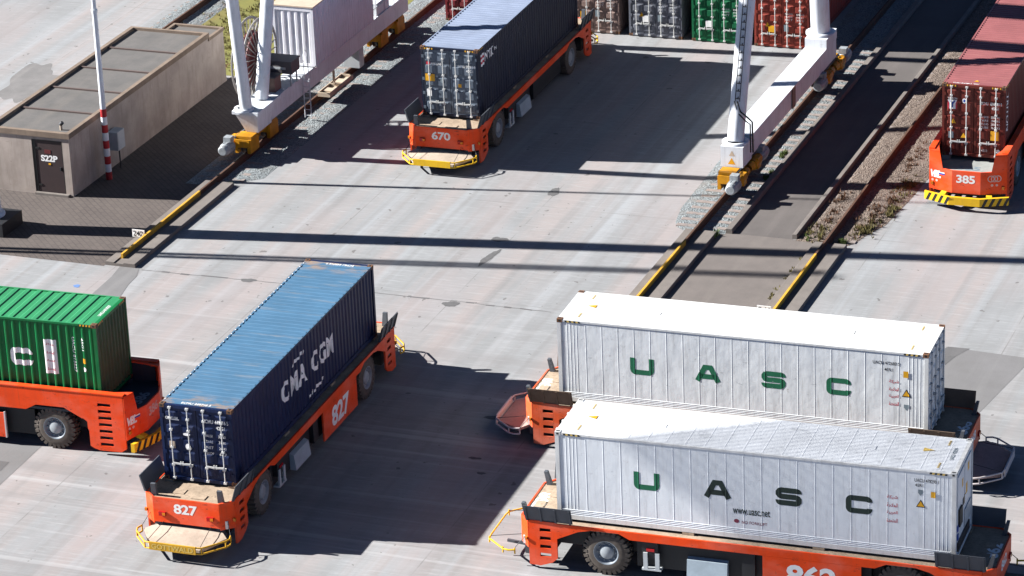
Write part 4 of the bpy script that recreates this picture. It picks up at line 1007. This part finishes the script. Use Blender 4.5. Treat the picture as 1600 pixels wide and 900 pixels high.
for yy in (12.9, 14.2): b.tube([(.44, yy, 2.0), (.44, yy, 2.05)], .02, 5)
crane_part('handrail', b, 'crane')
b = MB()
for xx in (.52, .80): b.tube([(xx, 15.95, 1.9), (xx, 15.95, .2)], .025, 6)
for k in range(7): b.bar((.52, 15.95, .3+k*.25), (.80, 15.95, .3+k*.25), .025)
crane_part('ladder', b, 'crane')
b = MB(); b.box(.15, .72, 18.1, 20.6, .34, .40); b.box(.15, .19, 18.1, 20.6, .4, .52); b.box(.68, .72, 18.1, 20.6, .4, .52)
for y in (18.1, 19.3, 20.55): b.box(.19, .68, y, y+.05, .4, .52)
b.box(.2, .66, 18.5, 18.9, .4, .48); b.box(.2, .66, 19.6, 20.1, .4, .48); b.bar((.4, 19.3, .5), (.4, 19.3, 1.2), .08); crane_part('cable_tray', b, 'pale')
b = MB(); b.box(-.3, .42, 22.0, 22.5, .3, 1.16); crane_part('rail_clamp', b, 'cabinet')
b = MB()
for x in (.45,): 
    for y in range(24, 28): b.tube([(x, y, 1.95), (x, y, 2.9)], .02, 5)
    for z in (2.4, 2.9): b.tube([(x, 23.6, z), (x, 27.5, z)], .02, 5)
b.box(-.4, .4, 24.2, 25.6, 1.96, 2.5); crane_part('handrail', b, 'crane')
# top of the crane
b = MB(); b.box(-.5, .5, 9.5, 25, 17, 18.2); b.box(19.5, 20.5, 15, 25, 17, 18.2); b.box(-3, 23, 14.4, 15.1, 18.2, 19.6); b.box(-3, 23, 18.4, 19.8, 18.2, 19.6); crane_part('girder', b, 'crane')

# unseen boom out of view, added to shade the near reefer roof
shade_fr = thing('shade_frame', 'pale unseen boom on legs, added to cast shade on the nearest reefer', 'crane', (-12.53, -26.2, 0), R(30.4))
b = MB(); b.box(-44, -12, -1.3, 0, 26, 27.2); b.box(-44, -12, -6.2, -4.9, 26, 27.2); b.build('boom', 'crane', shade_fr)
b = MB()
for k in range(27): b.box(-12, 13.5, -.11-k*.235, -k*.235, 26.1, 26.12)
for k in (0, 7): b.box(-12+k*3.6, -11.95+k*3.6, -6.26, 0, 26.02, 26.1)
b.build('shade_grating', 'crane', shade_fr)  # bars spaced so part of the sun still reaches the reefer roof
for x in (-44, -34):
    for y in (-.65, -5.5): b = MB(); b.tube([(x, y, 0), (x, y, 26)], .5, 16); b.build('leg', 'crane', shade_fr)

# ------------------------------------------------------------------ containers in the stack behind
def paints(tag_, col, rust=.3, roofcol=None): 
    M[tag_] = paint(tag_, col, .5, rust, .4, .8); M[tag_+'_roof'] = roofpaint(tag_+'_roof', roofcol or col, dk(col, 1.5), .5)
    return tag_
paints('taupe', (.27, .19, .165)); paints('slate', (.16, .17, .20)); paints('forest', (.01, .135, .055)); paints('rust_red', (.30, .055, .038)); paints('maroon', (.2, .03, .035))
SG = 'containers stacked behind the yard'
stack = [(1.3+1.22, 'maroon', 'maroon container in the back stack, mostly hidden left of the navy one'), (4.2+1.22, 'slate', 'grey container in the back stack hidden behind the navy load'),
         (7.1+1.22, 'taupe', 'taupe container in the back stack next to the tail of vehicle 670'), (10.0+1.22, 'slate', 'slate grey container in the back stack left of the green one'),
         (12.9+1.22, 'forest', 'dark green container in the back stack behind the ladder leg'), (15.75+1.22, 'rust_red', 'rust red container in the back stack with yellow placard by the crane leg')]
stk = {}
for x, c, lab in stack:
    o, pr = make_container((x, 29.85+CL/2, .02), R(90), 2.591, lab, c, c+'_roof', c, group=SG)
    stk[c] = o
    door_text(o, -1, '', .45, .82, .26, .3, 'placard' if c in ('rust_red', 'taupe') else 'txt_white', vf=rect2(), name='placard') if c != 'maroon' else None
    door_text(o, -1, '', -.22 if c != 'forest' else -.95, .9, .2, .3, 'txt_grey', vf=rect2(), name='placard')
    if c in ('rust_red', 'slate'): door_text(o, -1, '', .62, 1.02, .22, .2, 'placard', vf=TRI, name='placard')
    for k, s_ in enumerate(('MAX GROSS', '30480 KG', 'TARE', '3740 KG', 'NET', '26740 KG')): door_text(o, -1, s_, -.35-.5*(k % 2), 1.55-.13*(k//2), .34, .075, 'txt_white', .0)
o, pr = make_container((15.75+1.22, 29.85+CL/2, 2.63), R(90), 2.591, 'slate grey container riding on top of the rust red one', 'slate', 'slate_roof', 'slate', group=SG)
o, pr = make_container((12.9+1.22, 29.85+CL/2, 2.63), R(90), 2.591, 'maroon container riding on top of the dark green one', 'maroon', 'maroon_roof', 'maroon', group=SG)
side_text(stk['rust_red'], None, -1, 'CAI', -4.9, 1.6, .9, .5, 'txt_white', .02)
for i, (x, c, lab) in enumerate([(-12.65, 'rust_red', 'rust red container at the top edge beyond the shed, nearest the rusty rail'), (-15.5, 'taupe', 'taupe container at the top edge beyond the shed, left of the rust red one')]):
    make_container((x, 30.2+CL/2, .02), R(90), 2.591, lab, c, c+'_roof', c, group=SG)

# ------------------------------------------------------------------ the six loads
Z = 1.652
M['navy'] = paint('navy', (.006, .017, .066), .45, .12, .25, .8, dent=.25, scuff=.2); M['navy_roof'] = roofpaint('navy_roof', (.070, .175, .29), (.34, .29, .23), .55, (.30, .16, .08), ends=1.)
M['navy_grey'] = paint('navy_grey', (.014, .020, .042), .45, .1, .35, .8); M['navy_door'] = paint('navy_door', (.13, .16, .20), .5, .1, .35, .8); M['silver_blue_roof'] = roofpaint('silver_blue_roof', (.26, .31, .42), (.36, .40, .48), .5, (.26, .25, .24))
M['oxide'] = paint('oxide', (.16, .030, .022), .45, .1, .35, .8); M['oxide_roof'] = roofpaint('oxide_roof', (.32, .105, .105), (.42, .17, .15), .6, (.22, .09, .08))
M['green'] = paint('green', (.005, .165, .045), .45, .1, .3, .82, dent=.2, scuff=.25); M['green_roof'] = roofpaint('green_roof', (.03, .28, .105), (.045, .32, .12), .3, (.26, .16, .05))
M['olive_end'] = paint('olive_end', (.085, .15, .065), .6, .2, .5, .8)
M['reefer'] = paint('reefer', (.80, .82, .82), .4, .22, .5, .92, rustcol=(.34, .27, .20), run=.4, scuff=.4, dent=.2); M['reefer_roof'] = roofpaint('reefer_roof', (.80, .80, .77), (.74, .73, .70), .5, (.52, .46, .38), blot=(.62, .58, .50))
M['reefer_clean'] = paint('reefer_clean', (.79, .82, .84), .4, .08, .36, .93, rustcol=(.42, .38, .33), run=.25, scuff=.22, dent=.11); M['reefer_roof_worn'] = roofpaint('reefer_roof_worn', (.80, .82, .84), (.66, .68, .70), .7, (.22, .21, .21), blot=(.42, .43, .44))
M['frame_pale'] = paint('frame_pale', (.72, .72, .70), .5, .3, .4, .85)

# A: navy box, doors towards us
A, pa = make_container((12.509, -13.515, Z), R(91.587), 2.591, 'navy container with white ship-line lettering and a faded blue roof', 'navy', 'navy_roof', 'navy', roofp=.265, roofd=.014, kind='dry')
side_text(A, pa, -1, 'CMA', -1.1, 1.36, 2.1, .72, 'txt_worn_navy', .035, space=1.12); side_text(A, pa, -1, 'CGM', 1.35, 1.36, 1.9, .72, 'txt_worn_navy', .035, space=1.12)
for (xa, za, n_) in ((-1.1, 1.98, 5), (.1, .34, 6)):
    for k in range(n_): side_text(A, pa, -1, '', xa+k*.22, za+(k % 2)*.05+k*.02, .2, .09+.03*(k % 2), 'txt_white', vf=([(-.5,-.5), (.35,-.5), (.5,.5), (-.35,.5)], [[0,1,2,3]]), name='emblem')
door_text(A, -1, 'ECMU', -.42, 2.15, .34, .13, 'txt_white'); door_text(A, -1, '449716 5', -.87, 2.15, .46, .13, 'txt_white'); door_text(A, -1, '42G1', -.82, 1.95, .3, .12, 'txt_white')
door_text(A, -1, 'CMA-CGM', .82, 2.14, .42, .09, 'txt_white'); door_text(A, -1, '', .70, 2.09, .26, .035, 'txt_white', vf=rect2(), name='emblem')
for k, s_ in enumerate(('MAX.GR', '30480', 'TARE', '3740', 'NET', '26740', 'CU.CAP', '67.7')): door_text(A, -1, s_, (-.42, -.85)[k % 2], 1.66-.2*(k//2), .24, .09, 'txt_white', .0)
door_text(A, -1, '', .35, 1.62, .24, .1, 'txt_white', vf=DISC, name='emblem'); door_text(A, -1, '', .33, 1.2, .17, .21, 'txt_white', vf=DISC, name='emblem'); door_text(A, -1, '', .86, 1.22, .2, .24, 'pale', vf=rect2(), name='placard')
lay(text_data('ECMU 449716 5', .02), (-5.86, .05, 2.576), (0,-1,0), (1,0,0), 1.0, .13, (0,0,1)).build('lettering', 'txt_white', A); lay(text_data('ECMU 449716 5', .02), (5.86, -.1, 2.576), (0,1,0), (-1,0,0), 1.0, .13, (0,0,1)).build('lettering', 'txt_white', A)
# lashing holes along the roof rails
for sy in (-1, 1):
    b = MB()
    for k in range(36): x = -5.7+k*.326; b.sheet(x-.035, x+.035, sy*1.180-.014, sy*1.180+.014, 2.582)
    absorb([c for c in A.children if c.name.startswith('roof')][0], b, 'black' if sy < 0 else 'txt_white')

# B: nearest white reefer
Bc, pb = make_container((30.299, -17.395, Z), R(2.105), 2.896, 'clean white reefer, green side letters mostly darkened by painted shade, web address, nearest us', 'reefer_clean', 'reefer_roof_worn', 'frame_pale', kind='reefer', door_end=-1, castmat='silver')
Cc, pc = make_container((27.455, -9.335, Z), R(1.821), 2.896, 'stained white reefer with four green side letters behind the nearest one', 'reefer', 'reefer_roof', 'frame_pale', kind='reefer', door_end=1)
AR = ('\ufe94\ufedb\ufeae\ufeb7', '\ufe94\ufea3\ufefc\ufee4\ufedf\ufe8d', '\ufe94\ufef4\ufe91\ufeae\ufecc\ufedf\ufe8d', '\ufe93\ufeaa\ufea4\ufe98\ufee4\ufedf\ufe8d')
for root, mts, zc, last in ((Bc, ('txt_green_worn', 'txt_shaded_worn', 'txt_shaded_worn', 'txt_shaded_worn'), 1.56, 4.21), (Cc, ('txt_green_worn',)*4, 1.49, 5.0)):  # near reefer: letters after the first have the side's shade painted in
    for ch, x, w, mt in zip('UASC', (-3.26, -1.07, 1.1, 3.22), (.80, .86, .80, .80), mts):
        side_text(root, None, -1, '', x, zc, 1, 1, mt, vf=wide_letter(ch, w, .58, .17))
    for k, s_ in enumerate(AR): side_text(root, None, -1, s_, last, zc+.36-.25*k, .32, .13, 'txt_red', .015)
side_text(Bc, None, -1, 'www.uasc.net', -.04, .92, 1.14, .21, 'txt_darkgreen', .016); side_text(Bc, None, -1, 'NO FORKLIFT', .05, .56, .78, .095, 'txt_maroon', .01); side_text(Bc, None, -1, '', -.5, .58, .16, .13, 'txt_maroon', vf=DISC, name='emblem')
side_text(Bc, None, -1, 'UACU 478290 1', 5.22, 2.56, .72, .11, 'txt_black', .01); side_text(Bc, None, -1, '45R1', 5.0, 2.4, .24, .1, 'txt_black', .01)
side_text(Bc, None, -1, '', 5.42, 2.14, .14, .19, 'placard', vf=rect2(), name='placard', off=.02); side_text(Bc, None, -1, '', 5.04, 2.16, .14, .2, 'txt_grey', vf=([(-.5,.5), (-.5,0), (0,-.5), (.5,0), (.5,.5)], [[0,1,2,3,4]]), name='emblem'); warn_tri(Bc, None, -1, 5.05, 1.82, .28)
side_text(Cc, None, -1, 'UACU 472680 5', 4.75, 2.47, .86, .11, 'txt_black', .01); side_text(Cc, None, -1, '45R1', 4.82, 2.25, .26, .11, 'txt_black', .01)
side_text(Cc, None, -1, '', 5.38, 2.14, .16, .22, 'placard', vf=rect2(), name='placard', off=.02); side_text(Cc, None, -1, '', 5.4, 1.0, .16, .2, 'txt_grey', vf=([(-.5,.5), (-.5,0), (0,-.5), (.5,0), (.5,.5)], [[0,1,2,3,4]]), name='emblem'); warn_tri(Cc, None, -1, 5.4, 1.5, .3)
for root in (Bc, Cc):
    lay(TRI, (-5.3, .05, 2.89), (0,1,0), (-1,0,0), .24, .3, (0,0,1)).build('warning_triangle', 'placard', root)
    stripes_roof(root, 2.896, [(-5.5, -.75, 1), (-5.5, .8, 1), (5.45, -.75, 1), (5.45, .8, 1)])
    b = MB()
    for s_ in (-1, 1):
        for k in range(7): b.m(k % 2); b.add([(s_*(5.82-k*.075), -CW/2-.006, 2.80), (s_*(5.75-k*.075), -CW/2-.006, 2.80), (s_*(5.77-k*.075), -CW/2-.006, 2.86), (s_*(5.84-k*.075), -CW/2-.006, 2.86)], [(0,1,2,3)])
    b.build('height_mark', ['black', 'txt_gold'], root)
lay(TRI, (5.0, .2, 2.89), (0,1,0), (1,0,0), .24, .34, (0,0,1)).build('warning_triangle', 'txt_gold', Bc); lay(text_data('UACU 478290', .02), (5.75, .1, 2.885), (0,1,0), (-1,0,0), .8, .12, (0,0,1)).build('lettering', 'txt_grey', Bc)

# D: green box leaving at the left
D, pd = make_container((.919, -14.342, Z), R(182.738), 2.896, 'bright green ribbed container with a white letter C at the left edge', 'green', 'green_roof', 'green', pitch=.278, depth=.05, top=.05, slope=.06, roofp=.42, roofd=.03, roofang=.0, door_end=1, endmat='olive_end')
for ch, x in zip('CSAU', (-3.3, -1.1, 1.1, 3.3)): side_text(D, pd, 1, '', x, 1.5, 1, 1, 'txt_white', vf=wide_letter(ch, .82, .62, .19))
side_text(D, pd, 1, '', -4.37, 1.6, .44, 1.22, 'txt_white', vf=rect2(), name='placard')
for k, s_ in enumerate(AR): side_text(D, pd, 1, s_, -4.37, 2.03-.29*k, .28, .1, 'txt_red', .02, off=.010)
side_text(D, pd, 1, 'UACU 813527 4  45G1', -5.28, 1.65, .09, 1.5, 'txt_white', .01, vf=None, rot=False) if False else None
yv = CW/2-.012; f_, bk = pd[0], pd[1](-CL/2, CL/2)
for x, z, s_, l_ in ((-5.22, 1.75, 'UACU 813527', 1.25), (-5.55, 2.15, '45G1', .45)): lay(text_data(s_, .01), (x, yv, z), (0,0,-1), (-1,0,0), l_, .1, (0,1,0), .006, f_, bk).build('lettering', 'txt_white', D)
side_text(D, pd, 1, '', -5.56, 1.55, .12, .18, 'placard', vf=rect2(), name='placard'); side_text(D, pd, 1, '', -5.56, 1.25, .12, .16, 'txt_white', vf=DISC, name='emblem')
chevrons(D, 2.896, (-1,)); lay(text_data('UACU 813527', .02), (-5.87, 0, 2.881), (0,-1,0), (1,0,0), .9, .12, (0,0,1)).build('lettering', 'txt_white', D)

# E: navy grey box, far lane
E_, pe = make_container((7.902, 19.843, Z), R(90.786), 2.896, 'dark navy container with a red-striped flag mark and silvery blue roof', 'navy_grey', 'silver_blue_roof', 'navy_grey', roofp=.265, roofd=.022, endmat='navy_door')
side_text(E_, pe, -1, 'NYK', -4.72, 2.32, .98, .36, 'txt_white', .03, .1); side_text(E_, pe, -1, 'LINE', -3.98, 2.32, .36, .14, 'txt_white', .02)
for k in range(5): side_text(E_, pe, -1, '', -5.5, 2.12+.1*k, .34, .1, 'txt_white' if k % 2 == 0 else 'txt_red', vf=([(-.5,-.5), (.45,-.5), (.5,.5), (-.45,.5)], [[0,1,2,3]]), name='emblem')
door_text(E_, -1, '', .9, 2.22, .16, .12, 'txt_red', vf=rect2(), name='emblem'); door_text(E_, -1, 'NYK LINE', .55, 2.21, .42, .1, 'txt_white', .01); door_text(E_, -1, 'NYKU 593065 8', -.75, 2.18, .7, .12, 'txt_white', .01); door_text(E_, -1, '45G1', -.86, 2.0, .3, .11, 'txt_white', .01)
door_text(E_, -1, '', .84, 1.62, .4, .3, 'placard', vf=rect2(), name='placard'); door_text(E_, -1, '', -.42, 1.36, .14, .14, 'placard', vf=rect2(), name='placard'); door_text(E_, -1, '', .9, .98, .2, .3, 'txt_white', vf=rect2(), name='placard'); door_text(E_, -1, '', .33, 1.5, .15, .15, 'txt_grey', vf=DISC, name='emblem')
chevrons(E_, 2.896, (-1,))
# F: oxide red box at the right
F_, pf_ = make_container((28.891, 20.647, Z), R(91.768), 2.896, 'oxide red container with a blue Y emblem on its door', 'oxide', 'oxide_roof', 'oxide', roofp=.24, roofd=.022)
y_, b_ = -(CW/2-.012), pf_[1](-CL/2, CL/2)
lay(text_data('TRITON', .02), (-5.62, y_, 1.75), (0,0,-1), (1,0,0), 1.5, .17, (0,-1,0), .006, pf_[0], b_).build('lettering', 'txt_white', F_)
door_text(F_, -1, 'TRITON', .82, 2.32, .36, .08, 'txt_white', .01); door_text(F_, -1, '', .82, 2.08, .36, .36, 'txt_white', vf=rect2(), name='emblem')
for v_, mt in (([(-.5,.5), (-.5,-.5), (-.34,-.5), (-.34,.1)], 'txt_red'), ([(.5,.5), (.5,-.5), (.34,-.5), (.34,.1)], 'txt_red')): door_text(F_, -1, '', .82, 2.08, .36, .36, mt, vf=(v_, [[0,1,2,3]]), name='emblem', off=.049)
door_text(F_, -1, 'Y', .82, 2.09, .24, .28, 'txt_blue', .05, off=.053, name='emblem'); door_text(F_, -1, '', .36, 2.25, .17, .2, 'txt_white', vf=DISC, name='emblem'); door_text(F_, -1, '', .36, 2.25, .08, .12, 'txt_blue', vf=DISC, name='emblem', off=.05)
door_text(F_, -1, 'TCNU', -.42, 2.2, .28, .12, 'txt_white', .01); door_text(F_, -1, '816980 5', -.86, 2.2, .44, .12, 'txt_white', .01); door_text(F_, -1, '45G1', -.82, 2.02, .26, .12, 'txt_white', .01)
for k, s_ in enumerate(('MAX GROSS', '32500 KG', 'TARE', '3940 KG', 'PAYLOAD', '28560 KG', 'CUBE', '76.3 M3')): door_text(F_, -1, s_, (-.4, -.84)[k % 2], 1.66-.14*(k//2), .34, .085, 'txt_white', .0)
for y, z in ((.78, 1.42), (.38, .86)): door_text(F_, -1, '', y, z, .22, .2, 'placard', vf=TRI, name='warning_triangle')
door_text(F_, -1, '', -.82, .92, .32, .38, 'placard', vf=rect2(), name='placard'); door_text(F_, -1, '', .86, .85, .2, .26, 'txt_grey', vf=rect2(), name='placard'); door_text(F_, -1, '4511', -.42, .3, .22, .1, 'txt_white', .01); door_text(F_, -1, '', -.95, .3, .16, .16, 'txt_white', vf=DISC, name='emblem')
chevrons(F_, 2.896, (-1,)); lay(text_data('TCNU 816980 5  45G1', .01), (-5.9, .35, 2.881), (0,-1,0), (1,0,0), 1.0, .1, (0,0,1)).build('lettering', 'txt_white', F_); lay(TRI, (-5.55, .0, 2.884), (0,-1,0), (1,0,0), .2, .16, (0,0,1)).build('warning_triangle', 'placard', F_)

# ------------------------------------------------------------------ the six vehicles under them
agv((12.509, -13.515, 0), R(91.587), '827', 'orange driverless vehicle 827 under the navy container, lettered yellow bumper', 'G', sign='GOTTWALD', bumper='yellow_old')
agv((30.299, -17.395, 0), R(2.105), '862', 'orange driverless vehicle 862 under the nearest white reefer', 'G', canvas=None, decknum=True)
agv((27.455, -9.335, 0), R(1.821), '868', 'worn orange driverless vehicle 868 under the white reefer with green letters', 'G', body='orange_dirty', canvas='canvas_pink', bumper='tube_pale', decknum=True, guide='guide_rusty')
agv((.919, -14.342, 0), R(182.738), '386', 'high-sided orange vehicle 386 under the bright green container', 'V', deck='deck_dark', decknum=True)
agv((7.902, 19.843, 0), R(90.786), '670', 'orange driverless vehicle 670 under the dark navy container, plain yellow bumper', 'G', sidenum=False)
agv((28.891, 20.647, 0), R(91.768), '385', 'high-sided orange vehicle 385 under the oxide red container', 'V', deck='deck_grey', decknum=True)
